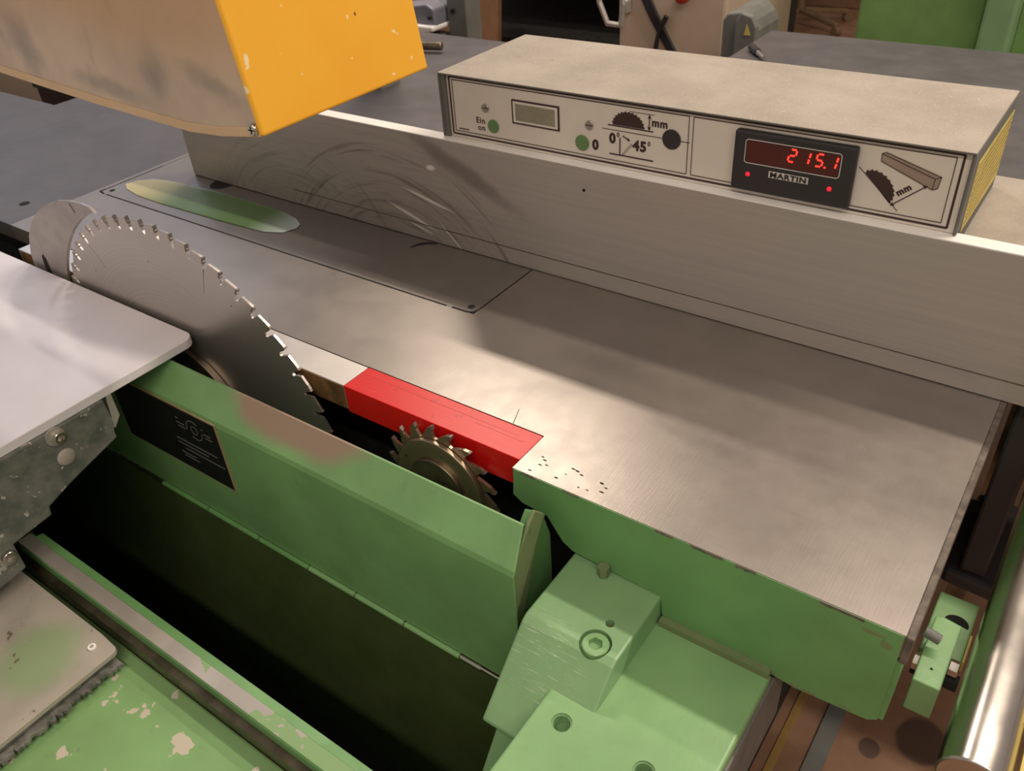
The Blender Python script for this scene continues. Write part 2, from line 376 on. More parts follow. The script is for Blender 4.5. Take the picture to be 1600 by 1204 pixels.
def oval(c, rx, ry, n=24, a0=0.0, a1=2 * math.pi, closed=True):
    m = n if closed else n + 1
    return [(c[0] + rx * math.cos(a0 + (a1 - a0) * q / n), c[1] + ry * math.sin(a0 + (a1 - a0) * q / n)) for q in range(m)]
def text_bm(s, size, plane_y, x, z, bold=0.0, thick=0.0006, rot=0.0, sx=1.0, bm=None):
    """lettering standing in a plane of constant y, facing the camera side; x, z is the centre"""
    cu = bpy.data.curves.new('lettering', 'FONT'); cu.body = s; cu.size = size; cu.offset = bold; cu.align_x = 'CENTER'; cu.align_y = 'CENTER'
    cu.extrude = thick / 2; cu.space_character = 1.12; cu.resolution_u = 3
    o = bpy.data.objects.new('lettering', cu); COL.objects.link(o)
    dg = bpy.context.evaluated_depsgraph_get(); me = bpy.data.meshes.new_from_object(o.evaluated_get(dg))
    bm2 = bmesh.new(); bm2.from_mesh(me)
    R = Matrix.Translation((x, plane_y, z)) @ Matrix.Rotation(math.radians(90), 4, 'X') @ Matrix.Rotation(rot, 4, 'Z') @ Matrix.Diagonal((sx, 1, 1, 1))
    bmesh.ops.transform(bm2, matrix=R, verts=bm2.verts[:])
    bpy.data.objects.remove(o); bpy.data.curves.remove(cu); bpy.data.meshes.remove(me)
    if bm is None: return bm2
    tmp = bpy.data.meshes.new('t'); bm2.to_mesh(tmp); bm2.free(); bm.from_mesh(tmp); bpy.data.meshes.remove(tmp); return bm
def line(a, b, wd, y, bm=None, th=0.0005):
    """thin printed line between two (x, z) points in plane y"""
    a, b = Vector(a), Vector(b); d = (b - a).normalized(); n = Vector((-d.y, d.x)) * wd / 2
    return prism([tuple(a + n), tuple(b + n), tuple(b - n), tuple(a - n)], 'y', y, y - th, bm)
def frame(x0, x1, z0, z1, wd, y, bm=None):
    bm = bm or bmesh.new()
    for p, q in (((x0, z0), (x1, z0)), ((x0, z1), (x1, z1))): line(p, q, wd, y, bm)
    for p, q in (((x0, z0), (x0, z1)), ((x1, z0), (x1, z1))): line(p, q, wd, y, bm)
    return bm
def ringbm(c, r0, r1, y0, y1, bm=None, zz=None):
    """flat ring; axis along y by default, along z when zz is given"""
    bm = bm or bmesh.new(); n = 64 if zz is None else 28; P = []
    a0, a1 = (y0, y1) if zz is None else zz
    for (r, a) in ((r0, a0), (r1, a0), (r1, a1), (r0, a1)):
        P.append([bm.verts.new((c[0] + r * math.cos(2 * math.pi * q / n), a, c[1] + r * math.sin(2 * math.pi * q / n)) if zz is None else
                               (c[0] + r * math.cos(2 * math.pi * q / n), c[1] + r * math.sin(2 * math.pi * q / n), a)) for q in range(n)])
    for a in range(4):
        A, B = P[a], P[(a + 1) % 4]
        for q in range(n): bm.faces.new((A[q], A[(q + 1) % n], B[(q + 1) % n], B[q]))
    return bm
def hexcap(root, c, axis, r, h, label=None, name='bolt', m='steel', inner=None):
    """socket head cap screw with a hexagon recess; axis is a unit vector that points out of the surface"""
    a = Vector(axis); up = a.to_track_quat('Z', 'Y').to_matrix().to_4x4(); bm = bmesh.new()
    ro = [Vector((r * math.cos(t), r * math.sin(t), 0)) for t in [2 * math.pi * q / 24 for q in range(24)]]
    ri = [Vector((r * 0.52 * math.cos(t), r * 0.52 * math.sin(t), 0)) for t in [2 * math.pi * (q // 4) / 6 + (q % 4) * (2 * math.pi / 24) for q in range(24)]]
    # make the recess a hexagon: intermediate points lie on its straight sides
    hexp = [Vector((r * 0.56 * math.cos(math.pi / 3 * q), r * 0.56 * math.sin(math.pi / 3 * q), 0)) for q in range(6)]
    ri = [hexp[q // 4].lerp(hexp[(q // 4 + 1) % 6], (q % 4) / 4) for q in range(24)]
    def ring(vs, z): return [bm.verts.new(v + Vector((0, 0, z))) for v in vs]
    rings = [ring(ro, 0), ring(ro, h * 0.9), ring([v * 0.92 for v in ro], h), ring(ri, h), ring(ri, h * 0.35)]
    for A, B in zip(rings[:-1], rings[1:]):
        for q in range(24): bm.faces.new((A[q], A[(q + 1) % 24], B[(q + 1) % 24], B[q]))
    bm.faces.new(rings[-1]); bm.faces.new(rings[0][::-1])
    bmesh.ops.transform(bm, matrix=Matrix.Translation(c) @ up, verts=bm.verts[:])
    return obj(name, bm, m, root, label, smooth=True)

def cut(o, bm):
    """subtract a cutter shape from an object and keep the result as its mesh"""
    me = bpy.data.meshes.new('cutter'); bmesh.ops.recalc_face_normals(bm, faces=bm.faces[:])
    bmesh.ops.translate(bm, verts=bm.verts[:], vec=Vector((0, 0, T))); bm.to_mesh(me); bm.free()
    c = bpy.data.objects.new('cutter', me); COL.objects.link(c)
    mods = [(m.width, m.segments) for m in o.modifiers]
    d = o.modifiers.new('cut', 'BOOLEAN'); d.operation = 'DIFFERENCE'; d.solver = 'EXACT'; d.object = c
    dg = bpy.context.evaluated_depsgraph_get(); dg.update()
    nm = bpy.data.meshes.new_from_object(o.evaluated_get(dg)); nm.name = o.name
    o.modifiers.clear(); o.data = nm
    bpy.data.objects.remove(c); bpy.data.meshes.remove(me)
# ------------------------------------------------------------------ the setting
fl = obj('floor', box(-9, 4, -3, 9, -0.90, -0.85), 'floor'); fl['kind'] = 'structure'
wb = obj('wall_back', box(-9, 4, 9.0, 9.1, -0.85, 2.2), 'cream'); wb['kind'] = 'structure'
MAT['ochre'] = simple('ochre_floor_paint', (0.36, 0.22, 0.06), 0.7, 0, 0.2)
ym = obj('trim_1', box(-0.180, -0.166, 0.3, 1.25, -0.85, -0.846), 'ochre'); ym['kind'] = 'structure'; ym['label'] = 'yellow line on the floor along the machine foot'
gm = obj('trim_2', box(-0.125, -0.094, 0.3, 1.25, -0.85, -0.844), 'greybox'); gm['kind'] = 'structure'; gm['label'] = 'flat grey metal strip on the floor'

# ------------------------------------------------------------------ saw table
X0 = -1.62
st = emp('saw_table', (-0.8, 0.75, -0.13), 'milled cast iron saw table with green painted front apron and red end block', 'saw table')
# top plate with a pocket for the insert plate, built as strips round it
IX0, IX1, IY0, IY1 = -1.606, -0.674, 0.789, 1.05
b = box(-1.62, -0.436, 0.613, IY0 - 0.0012, -0.03, 0)
box(-0.436, -0.0205, 0.5500, IY0 - 0.0012, -0.03, 0, b)
box(-1.62, IX0 - 0.0012, IY0 - 0.0012, 1.30, -0.03, 0, b)
obj('shaded_table_top', box(-2.25, -1.6203, 0.613, 1.30, -0.03, 0), 'extension', st, 'left part of the table, its shade put into a darker grey')  # same cast iron, darker slab carries the dimmer light in its colour
box(IX1 + 0.0012, -0.0205, IY0 - 0.0012, 1.30, -0.03, 0, b)
box(IX0 - 0.0012, IX1 + 0.0012, IY1 + 0.0012, 1.30, -0.03, 0, b)
bmesh.ops.remove_doubles(b, verts=b.verts[:], dist=1e-5)
obj('table_top', b, 'table', st)
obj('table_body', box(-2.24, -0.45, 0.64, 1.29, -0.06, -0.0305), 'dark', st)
# green apron: front outline in x and z
ap = [(-0.434, -0.0006), (-0.437, -0.039), (-0.425, -0.047), (-0.392, -0.050), (-0.372, -0.080), (-0.359, -0.088),
      (-0.255, -0.0945), (-0.249, -0.100), (-0.247, -0.121), (-0.243, -0.127), (-0.124, -0.1325), (-0.100, -0.136), (-0.030, -0.131),
      (-0.0215, -0.124), (-0.0215, -0.0006)]
obj('front_apron', prism(ap, 'y', 0.5490, 0.5498), 'green', st)
obj('apron_rear', prism(ap[1:-1] + [(-0.0215, -0.0305), (-0.434, -0.0305)], 'y', 0.5499, 0.60), 'green', st)
b = prism([(0.5495, -0.001), (0.5495, -0.036), (1.30, -0.036), (1.30, -0.001)], 'x', -0.0205, -0.0135)
obj('end_face_lower', prism([(0.551, -0.0362), (0.551, -0.124), (0.575, -0.131), (1.30, -0.131), (1.30, -0.0362)], 'x', -0.0215, -0.017), 'green', st)
MAT['endface'] = simple('dirty_cast_side', (0.13, 0.105, 0.085), 0.7, 0, 0.35, 60)
obj('end_face', b, 'endface', st, 'rough brown dirty edge of the cast table', bev=0.001)
# chips where the paint has broken along the edge
b = bmesh.new()
for (x, z, l, h) in ((-0.205, -0.0025, 0.034, 0.0030), (-0.165, -0.0028, 0.020, 0.0035), (-0.415, -0.002, 0.018, 0.002), (-0.36, -0.002, 0.02, 0.0016), (-0.075, -0.003, 0.04, 0.0030), (-0.25, -0.002, 0.02, 0.002)):
    pts = [(x - l / 2 + l * q / 8, z + h / 2 + 0.001) for q in range(9)] + [(x + l / 2 - l * q / 8, z + h / 2 - h * random.uniform(0.3, 1.0)) for q in range(9)]
    prism(pts, 'y', 0.5484, 0.5491, b)
obj('paint_chip', b, 'endface', st, 'dark chips along the top edge of the apron')['kind'] = 'stuff'
b = bmesh.new()
for (x, z, l, h) in ((-0.1, -0.133, 0.012, 0.006), (-0.085, -0.132, 0.02, 0.005), (-0.05, -0.128, 0.015, 0.004), (-0.045, -0.012, 0.03, 0.006), (-0.033, -0.020, 0.012, 0.012), (-0.125, -0.129, 0.016, 0.004)):
    prism([(x + l / 2 * math.cos(t) * random.uniform(.6, 1), z + h / 2 * math.sin(t) * random.uniform(.6, 1)) for t in [math.pi * 2 * q / 12 for q in range(12)]], 'y', 0.5485, 0.5491, b)
obj('grease_spot', b, 'green_dirty', st)['kind'] = 'stuff'
# side strips
obj('side_strip', box(-1.505, -0.712, 0.565, 0.6115, -0.038, 0.0), ['strip'], st, 'bare aluminium lip strip beside the blade', bev=0.0008)
obj('strip_side', box(-1.50, -0.713, 0.5642, 0.5648, -0.037, -0.001), 'rust', st)
obj('red_block', box(-0.7110, -0.4365, 0.5645, 0.612, -0.041, 0.0003), 'red', st, 'red painted end block of the lip strip', bev=0.0008)
# insert plate with recess, finger holes and screws
ins = bmesh.new()
def plate_outline(x0, x1, y0, y1, r):
    p = []
    for cx, cy, a in ((x1 - r, y0 + r, -90), (x1 - r, y1 - r, 0), (x0 + r, y1 - r, 90), (x0 + r, y0 + r, 180)):
        for q in range(6): t = math.radians(a + 90 * q / 5); p.append((cx + r * math.cos(t), cy + r * math.sin(t)))
    return p
ip = obj('insert_plate', prism(plate_outline(IX0, IX1, IY0, IY1, 0.008), 'z', -0.012, -0.0002), 'insert', st, 'long steel insert plate flush with the table')
obj('insert_groove', box(IX0 - 0.001, IX1 + 0.001, IY0 - 0.001, IY1 + 0.001, -0.03, -0.0135), 'hole', st)
for (x, y) in ((-0.688, 0.803), (-1.588, 0.806)):
    obj('screw_hole', cyl((x, y, -0.0012), (x, y, 0.0002), 0.0055, 20), 'hole', ip)
# dark gap lines cut round the insert (stop short before its rounded corner as in the casting)
g = bmesh.new()
box(-1.58, -0.722, IY0 - 0.0030, IY0 + 0.0002, -0.002, 0.0003, g)
box(IX1 - 0.0005, IX1 + 0.0018, 0.803, 0.937, -0.002, 0.0003, g)
prism([(-0.712, 0.7865), (-0.685, 0.7865), (-0.675, 0.791), (-0.672, 0.803), (-0.6745, 0.803), (-0.678, 0.793), (-0.686, 0.790), (-0.712, 0.790)], 'z', -0.002, 0.0003, g)
box(IX0 - 0.001, IX0 + 0.001, 0.80, 0.937, -0.002, 0.0003, g)
prism([(IX0 - 0.004, 0.792), (IX0 + 0.018, 0.785), (IX0 + 0.018, 0.789), (IX0 + 0.001, 0.794), (IX0 + 0.001, 0.803), (IX0 - 0.003, 0.803)], 'z', -0.002, 0.0003, g)
obj('insert_gap', g, 'hole', ip)
obj('finger_hole', prism(oval((-1.408, 0.937), 0.024, 0.028, 24, math.pi, 2 * math.pi, False), 'z', -0.004, 0.0004), 'hole', ip)
A_ = [math.radians(75 + 120 * q / 12) for q in range(13)]
cres = [(-0.866 + 0.026 * math.cos(t), 0.909 + 0.026 * math.sin(t)) for t in A_] + \
       [(-0.866 + (0.026 - 0.0065 * math.sin(math.pi * (q + 0.6) / 13.2)) * math.cos(A_[q]), 0.909 + (0.026 - 0.0065 * math.sin(math.pi * (q + 0.6) / 13.2)) * math.sin(A_[q])) for q in range(12, -1, -1)]
obj('finger_hole', prism(cres, 'z', -0.004, 0.0004), 'hole', ip)
# polished finger recess, a shallow trough
def recess():
    bm = bmesh.new(); out = [(-1.590, 0.838), (-1.583, 0.862), (-1.560, 0.882), (-1.52, 0.892), (-1.44, 0.899), (-1.36, 0.902), (-1.27, 0.902), (-1.19, 0.898), (-1.150, 0.890), (-1.125, 0.877),
                         (-1.118, 0.862), (-1.128, 0.838), (-1.16, 0.824), (-1.27, 0.817), (-1.36, 0.814), (-1.44, 0.812), (-1.52, 0.815), (-1.565, 0.824)]
    c = (-1.35, 0.858)
    rings = []
    for s, z in ((1.0, 0.0003), (0.97, -0.0002), (0.80, 0.0000), (0.5, 0.0002)):
        rings.append([bm.verts.new((c[0] + (x - c[0]) * (s if s > 0.9 else s), c[1] + (y - c[1]) * s, z + 0.0006)) for x, y in out])
    for A, B in zip(rings[:-1], rings[1:]):
        for q in range(len(out)): bm.faces.new((A[q], A[(q + 1) % len(out)], B[(q + 1) % len(out)], B[q]))
    bm.faces.new(rings[-1]); return bm
obj('polished_recess', recess(), 'slot_green', ip, 'long rounded polished recess coloured yellowish, green and pale along its length', smooth=True)
obj('table_hole', cyl((-1.692, 0.681, -0.001), (-1.692, 0.681, 0.0004), 0.010, 16), 'hole', st)
b = bmesh.new()      # small pits by the front corner of the table
for q in range(16):
    x, y = random.uniform(-0.43, -0.33), random.uniform(0.556, 0.585); a = random.uniform(-0.3, 1.2); L = random.uniform(0.0015, 0.003)
    prism([(x + L * math.cos(t + a), y + 0.35 * L * math.sin(t + a)) for t in (0, 1.2, 2.4, 3.1, 4.2, 5.3)], 'z', -0.0002, 0.00025, b)
obj('surface_pit', b, 'hole', st)['kind'] = 'stuff'
b = bmesh.new()      # long fine scratches
def zline(bm, a, c, wd, z=0.0004):
    a, c = Vector(a), Vector(c); d = (c - a).normalized(); n = Vector((-d.y, d.x)) * wd / 2
    prism([tuple(a + n), tuple(c + n), tuple(c - n), tuple(a - n)], 'z', z - 0.0006, z, bm)
zline(b, (-0.69, 0.598), (-0.46, 0.598), 0.0002); zline(b, (-0.52, 0.592), (-0.45, 0.592), 0.0002)
zline(b, (-0.490, 0.640), (-0.480, 0.613), 0.0006); zline(b, (-0.436, 0.6128), (-0.712, 0.6128), 0.0008)
obj('scratch', b, 'ink', st)['kind'] = 'stuff'

# ------------------------------------------------------------------ extension tables behind
e1 = emp('extension_table', (-2.0, 1.7, -0.05), 'dull grey extension table behind the yellow hood and the fence', 'table', 'extension tables')
obj('table_top', box(-2.25, -0.60, 1.3005, 2.02, -0.05, 0), 'extension', e1, bev=0.002)
obj('support_leg', box(-2.15, -2.07, 1.9, 1.98, -0.85, -0.05), 'greybox', e1)
obj('support_leg', box(-0.95, -0.88, 1.9, 1.98, -0.85, -0.05), 'greybox', e1)
e2 = emp('extension_table', (-3.0, 0.8, -0.05), 'dull bluish grey side table at the far left behind the blade', 'table', 'extension tables')
obj('table_top', box(-4.4, -2.2515, 0.575, 1.075, -0.05, -0.0005), 'extension', e2, bev=0.002)
obj('support_leg', box(-4.2, -4.1, 0.9, 1.0, -0.85, -0.05), 'greybox', e2)
obj('support_leg', box(-2.5, -2.4, 0.9, 1.0, -0.85, -0.05), 'greybox', e2)
e3 = emp('extension_table', (0, 1.9, -0.05), 'dark grey outfeed table behind the dusty control box', 'table', 'extension tables')
obj('table_top', box(-0.5985, 1.6, 1.3005, 2.02, -0.05, 0), 'extension', e3, bev=0.002)
obj('table_top', box(-0.87, 1.6, 2.0215, 2.40, -0.05, 0), 'extension', e3, bev=0.002)
obj('support_leg', box(0.1, 0.18, 2.2, 2.28, -0.85, -0.05), 'greybox', e3)
obj('support_leg', box(1.4, 1.48, 2.2, 2.28, -0.85, -0.05), 'greybox', e3)
# blocks that close the table body towards the floor
mb = emp('machine_cabinet', (-0.9, 0.9, -0.85), 'green machine cabinet that carries the saw table, bearing block and slide rail', 'machine base')
obj('cabinet_body', box(-2.1, -0.20, 0.66, 1.25, -0.85, -0.062), 'dark', mb)  # black instead of green, shade behind the flap put into the colour
obj('cavity_shade', box(-4.0, -0.361, 0.6595, 0.6599, -0.85, -0.0625), 'dark', mb)  # black sheet standing in for the shade inside the cavity
obj('cabinet_front', box(-0.352, -0.190, 0.42, 0.655, -0.85, -0.262), 'green', mb, bev=0.004)

# ------------------------------------------------------------------ bearing block + mounting plate on the cabinet
blk = [(0.600, -0.0945), (0.456, -0.0965), (0.448, -0.1005), (0.368, -0.176), (0.389, -0.219), (0.355, -0.262), (0.355, -0.30), (0.600, -0.30)]
bk = obj('bearing_block', prism(blk, 'x', -0.360, -0.2495), 'green_block', mb, bev=0.003)
cb_ = cyl((-0.278, 0.4625, -0.106), (-0.278, 0.4625, -0.080), 0.0168, 40); cyl((-0.2775, 0.491, -0.106), (-0.2775, 0.491, -0.085), 0.0048, 24, cb_)
cut(bk, cb_)
hexcap(mb, (-0.278, 0.4625, -0.1060), (0, 0, 1), 0.0142, 0.0085, 'painted green socket bolt sunk in the block', 'socket_bolt', 'green_light')
obj('oil_hole_floor', cyl((-0.2775, 0.491, -0.1062), (-0.2775, 0.491, -0.1048), 0.0047, 20), 'rust', mb)
obj('hex_nut', cyl((-0.316, 0.543, -0.095), (-0.316, 0.543, -0.082), 0.007, 6), 'green_dirty', mb)
def corner_plate():
    bm = box(-0.303, -0.1235, 0.06, 0.550, -0.150, -0.1325); return bm
mp_ = obj('mounting_plate', corner_plate(), 'green_light', mb, bev=0.004, seg=3)
HOLES = ((-0.272, 0.388), (-0.182, 0.388), (-0.272, 0.30))
b = bmesh.new()
for (x, y) in HOLES: cyl((x, y, -0.1485), (x, y, -0.12), 0.0105, 28, b)
cut(mp_, b)
obj('mounting_bracket', box(-0.305, -0.1215, 0.05, 0.60, -0.262, -0.1505), 'greybox', mb, 'unpainted grey side of the bracket below the plate', bev=0.002)
for (x, y) in HOLES:
    b = bmesh.new()
    for q in range(5): b2 = ringbm((x, y), 0.0088, 0.0104, 0, 0, b, (-0.1355 - 0.0024 * q, -0.1343 - 0.0024 * q))
    obj('thread', b, 'green_light', mb)
obj('cover_strip', box(-0.247, -0.1245, 0.541, 0.549, -0.1325, -0.124), 'green_dirty', mb)

# ------------------------------------------------------------------ chute below the blade, rail and base pan (parts of the cabinet)
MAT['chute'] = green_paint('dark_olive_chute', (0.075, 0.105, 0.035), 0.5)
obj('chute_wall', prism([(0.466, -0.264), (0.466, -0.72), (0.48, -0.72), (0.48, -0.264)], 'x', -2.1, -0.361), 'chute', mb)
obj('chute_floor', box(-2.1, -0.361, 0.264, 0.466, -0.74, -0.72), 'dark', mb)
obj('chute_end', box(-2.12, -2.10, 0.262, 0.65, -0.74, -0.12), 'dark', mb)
rl = obj('slide_rail', prism([(0.2385, -0.30), (0.2385, -0.192), (0.241, -0.190), (0.2585, -0.190), (0.2615, -0.195), (0.264, -0.74), (0.25, -0.74), (0.25, -0.30)], 'x', -2.1, -0.20), 'green', mb)
obj('rail_face', prism([(0.2395, -0.1905), (0.2395, -0.1885), (0.2575, -0.1885), (0.2575, -0.1905)], 'x', -1.062, -0.20), 'rail', mb, 'worn bare top of the slide rail with flaking green paint', bev=0.0006)
obj('rail_bevel', prism([(0.2578, -0.1895), (0.2690, -0.193), (0.2690, -0.25), (0.2600, -0.25)], 'x', -1.05, -0.20), 'green', mb)
obj('rail_gutter', box(-1.30, -0.20, 0.2290, 0.2383, -0.30, -0.206), 'oldsteel', mb)
obj('base_pan', box(-1.30, -0.20, -0.35, 0.2288, -0.30, -0.228), 'green_base', mb, bev=0.003)
obj('rail_end', box(-1.07, -1.0605, 0.236, 0.262, -0.26, -0.1885), 'dark', mb)

# ------------------------------------------------------------------ blade cover flap
gf = emp('blade_cover_flap', (-0.9, 0.475, -0.274), 'green sheet metal cover flap hinged below the saw blade', 'cover flap')
prof = [(0.462, -0.254), (0.462, -0.060), (0.4645, -0.053), (0.4985, -0.019), (0.5015, -0.0195), (0.4670, -0.0545), (0.4645, -0.061), (0.4645, -0.254)]
b = prism(prof, 'x', -1.55, -0.3875)
for v in b.verts:
    if v.co.x > -0.5 and v.co.y < 0.48: v.co.x = -0.3775
obj('flap_sheet', b, 'green_guard', gf, bev=0.0007)
# end plate with a folded lip
obj('end_plate', prism([(0.4685, -0.250), (0.4685, -0.075), (0.505, -0.030), (0.518, -0.0165), (0.536, -0.034), (0.5485, -0.075), (0.5485, -0.24)], 'x', -0.3985, -0.3880), 'green', gf, bev=0.001)
obj('folded_lip', prism([(0.503, -0.021), (0.516, -0.010), (0.535, -0.031), (0.518, -0.052), (0.488, -0.133), (0.480, -0.152), (0.4665, -0.150), (0.4665, -0.065)], 'x', -0.3878, -0.3830), 'green_dirty', gf, 'dirty folded lip at the end of the flap', bev=0.0015)
# hinge
HYc, HZc = 0.4605, -0.2580
b = cyl((-1.50, HYc, HZc), (-0.385, HYc, HZc), 0.0026, 12)
hr = obj('hinge_rod', b, 'steel', gf, smooth=True)
kx = [-1.07, -0.955, -0.84, -0.736, -0.647, -0.560, -0.468, -0.434]
for q in range(len(kx) - 1):
    obj('hinge_knuckle', cyl((kx[q], HYc - 0.0005, HZc), (kx[q + 1] - 0.003, HYc - 0.0005, HZc), 0.0040, 14), 'green' if q < 3 else ('steel' if q == 6 else 'green_light'), hr, smooth=True)
# rating plate
lp = obj('instruction_plate', box(-1.115, -0.862, 0.4606, 0.4620, -0.177, -0.0565), 'label_edge', gf, 'black instruction plate with brass coloured rim', bev=0.0003)
obj('plate_field', box(-1.112, -0.866, 0.4602, 0.4606, -0.1745, -0.0595), 'label_black', lp)
b = bmesh.new(); cx, cz = -0.918, -0.088; F0, F1 = 0.4599, 0.4602
for (r0, r1, a0, a1) in ((0.0155, 0.0168, 0.9, 3.3), (0.0155, 0.0168, 4.1, 6.3), (0.0065, 0.0076, 0, 6.2)):
    a = oval((cx, cz), r1, r1, 20, a0, a1, False) + oval((cx, cz), r0, r0, 20, a0, a1, False)[::-1]; prism(a, 'y', F0, F1, b)
for (x0, x1, z) in ((-0.958, -0.940, -0.088), (-0.955, -0.938, -0.094), (-0.957, -0.951, -0.080), (-0.897, -0.882, -0.087), (-0.895, -0.881, -0.093), (-0.900, -0.896, -0.080),
                    (-0.972, -0.882, -0.122), (-0.972, -0.903, -0.130), (-0.958, -0.872, -0.138), (-0.972, -0.938, -0.148), (-0.968, -0.934, -0.154)):
    x = x0
    while x < x1:
        l = random.uniform(0.0012, 0.0035); box(x, min(x + l, x1), F0, F1, z, z + 0.0020, b); x += l + 0.0010
obj('printed_text', b, 'label_ink', lp)

# ------------------------------------------------------------------ saw blades
def blade(name, label, c, R, ntooth, phase, thick, m, tipw, gl, slots=0, flange=None, small=False):
    r = emp(name, (c[0], BY, c[1]), label, 'saw blade')
    pts = []; stp = 2 * math.pi / ntooth
    for k in range(ntooth):
        t = math.radians(phase) - k * stp                     # tooth face looks clockwise
        def P(rr, dt): return (c[0] + rr * math.cos(t + dt), c[1] + rr * math.sin(t + dt))
        slot = slots and k % (ntooth // slots) == 2
        pts += [P(R - gl * 0.22, stp * 0.72), P(R - 0.0022, stp * 0.30), P(R - 0.001, stp * 0.05), P(R - gl * 0.28, stp * 0.03), P(R - gl * 0.30, -stp * 0.015),
                P(R - gl * 0.8, stp * 0.02)]
        if slot:
            pts += [P(R - gl * 1.0, -stp * 0.01)] + [P(R - gl - 0.042 * q / 5, -stp * (0.02 + 0.012 * q * q / 3)) for q in range(1, 6)]
            pts += [P(R - gl - 0.042 * q / 5, -stp * (0.05 + 0.012 * q * q / 3)) for q in range(5, 0, -1)]
        pts += [P(R - gl, -stp * 0.08), P(R - gl * 0.95, -stp * 0.16), P(R - gl * 0.62, -stp * 0.20)]
    if small:
        pts = []
        for k in range(ntooth):
            t = math.radians(phase) - k * stp
            def P(rr, dt): return (c[0] + rr * math.cos(t + dt), c[1] + rr * math.sin(t + dt))
            pts += [P(R - gl * 0.75, stp * 0.62), P(R - gl * 0.28, stp * 0.30), P(R - 0.0015, stp * 0.10), P(R - 0.001, stp * 0.02), P(R - gl * 0.5, stp * 0.06), P(R - gl, stp * 0.02), P(R - gl * 1.05, -stp * 0.14)]
    obj('blade_disc', prism(pts, 'y', BY - thick / 2, BY + thick / 2), m, r)
    # carbide tips share one mesh
    bm = bmesh.new(); ln = gl * (0.30 if small else 0.52)
    vs = [(R, 0.0), (R - ln, -0.0004), (R - ln, 0.0022), (R - 0.0012, 0.0030)]
    lo = [bm.verts.new((a, -tipw / 2, d)) for a, d in vs]; hi = [bm.verts.new((a, tipw / 2, d)) for a, d in vs]
    bm.faces.new(lo); bm.faces.new(hi[::-1])
    for q in range(4): bm.faces.new((lo[q], lo[(q + 1) % 4], hi[(q + 1) % 4], hi[q]))
    bmesh.ops.recalc_face_normals(bm, faces=bm.faces[:])
    me = bpy.data.meshes.new('carbide_tooth'); bm.to_mesh(me); bm.free(); me.materials.append(MAT['carbide'])
    for k in range(ntooth):
        o = bpy.data.objects.new('carbide_tooth', me); COL.objects.link(o); o.parent = r
        o.rotation_euler = (0, -(math.radians(phase) - k * stp), 0)
    return r
sb = blade('circular_saw', 'large circular saw blade with carbide teeth standing through the table gap', BC, BR, 60, 78.4, 0.0036, 'blade', 0.0048, 0.021, slots=6)
obj('clamping_flange', cyl((BC[0], BY - 0.0019, BC[1]), (BC[0], BY - 0.012, BC[1]), 0.108, 64), 'oldsteel', sb, smooth=True, bev=0.001)
obj('arbor_nut', cyl((BC[0], BY - 0.0121, BC[1]), (BC[0], BY - 0.032, BC[1]), 0.022, 6), 'steel', sb, bev=0.001)
sc = blade('scoring_saw', 'small brown scoring saw blade under the red block', SC, SR, 18, 93, 0.004, 'scorer', 0.0050, 0.018, small=True)
obj('clamping_ring', ringbm(SC, 0.035, 0.0655, BY - 0.0085, BY - 0.002), 'scorer', sc, smooth=True, bev=0.0012)
obj('hub', cyl((SC[0], BY - 0.0021, SC[1]), (SC[0], BY - 0.0135, SC[1]), 0.040, 48), 'oldsteel', sc, smooth=True, bev=0.0012)
obj('arbor_shaft', cyl((BC[0], BY + 0.0019, BC[1]), (BC[0], 0.659, BC[1]), 0.03, 24), 'oldsteel', sb)
obj('arbor_shaft', cyl((SC[0], BY + 0.0021, SC[1]), (SC[0], 0.655, SC[1]), 0.015, 24), 'oldsteel', sc)
# riving knife
rk = emp('riving_knife', (-1.33, BY, -0.1), 'flat steel riving knife curved behind the large saw blade', 'riving knife')
out = [(-1.45, -0.14), (-1.437, -0.03), (-1.424, 0.02), (-1.403, 0.056), (-1.370, 0.088), (-1.335, 0.113), (-1.295, 0.133), (-1.257, 0.146), (-1.222, 0.153), (-1.190, 0.1555), (-1.168, 0.1535), (-1.158, 0.1465)]
inn = [(BC[0] + 0.3185 * math.cos(t), BC[1] + 0.3185 * math.sin(t)) for t in [math.radians(d) for d in range(113, 176, 4)]]
kn = obj('knife_plate', prism(out + inn + [(-1.365, -0.18)], 'y', BY - 0.0025, BY + 0.0025), 'insert', rk, bev=0.0008)
kn.data.materials.clear(); MAT['knife'] = simple('knife_steel', (0.36, 0.33, 0.31), 0.42, 0.6, 0.06, 20); kn.data.materials.append(MAT['knife'])
sl = [(-1.397, 0.004), (-1.393, 0.022), (-1.386, 0.028), (-1.381, 0.020), (-1.380, -0.01), (-1.388, -0.03), (-1.396, -0.03)]
obj('knife_slot', prism([(x + 0.006, z) for x, z in sl], 'y', BY - 0.0027, BY + 0.0027), 'hole', rk)
obj('pointer_mark', line((-1.222, 0.150), (-1.214, 0.136), 0.0009, BY - 0.0025), 'ink', rk)
obj('knife_clamp', box(-1.46, -1.34, BY + 0.003, 0.658, -0.25, -0.12), 'oldsteel', rk)

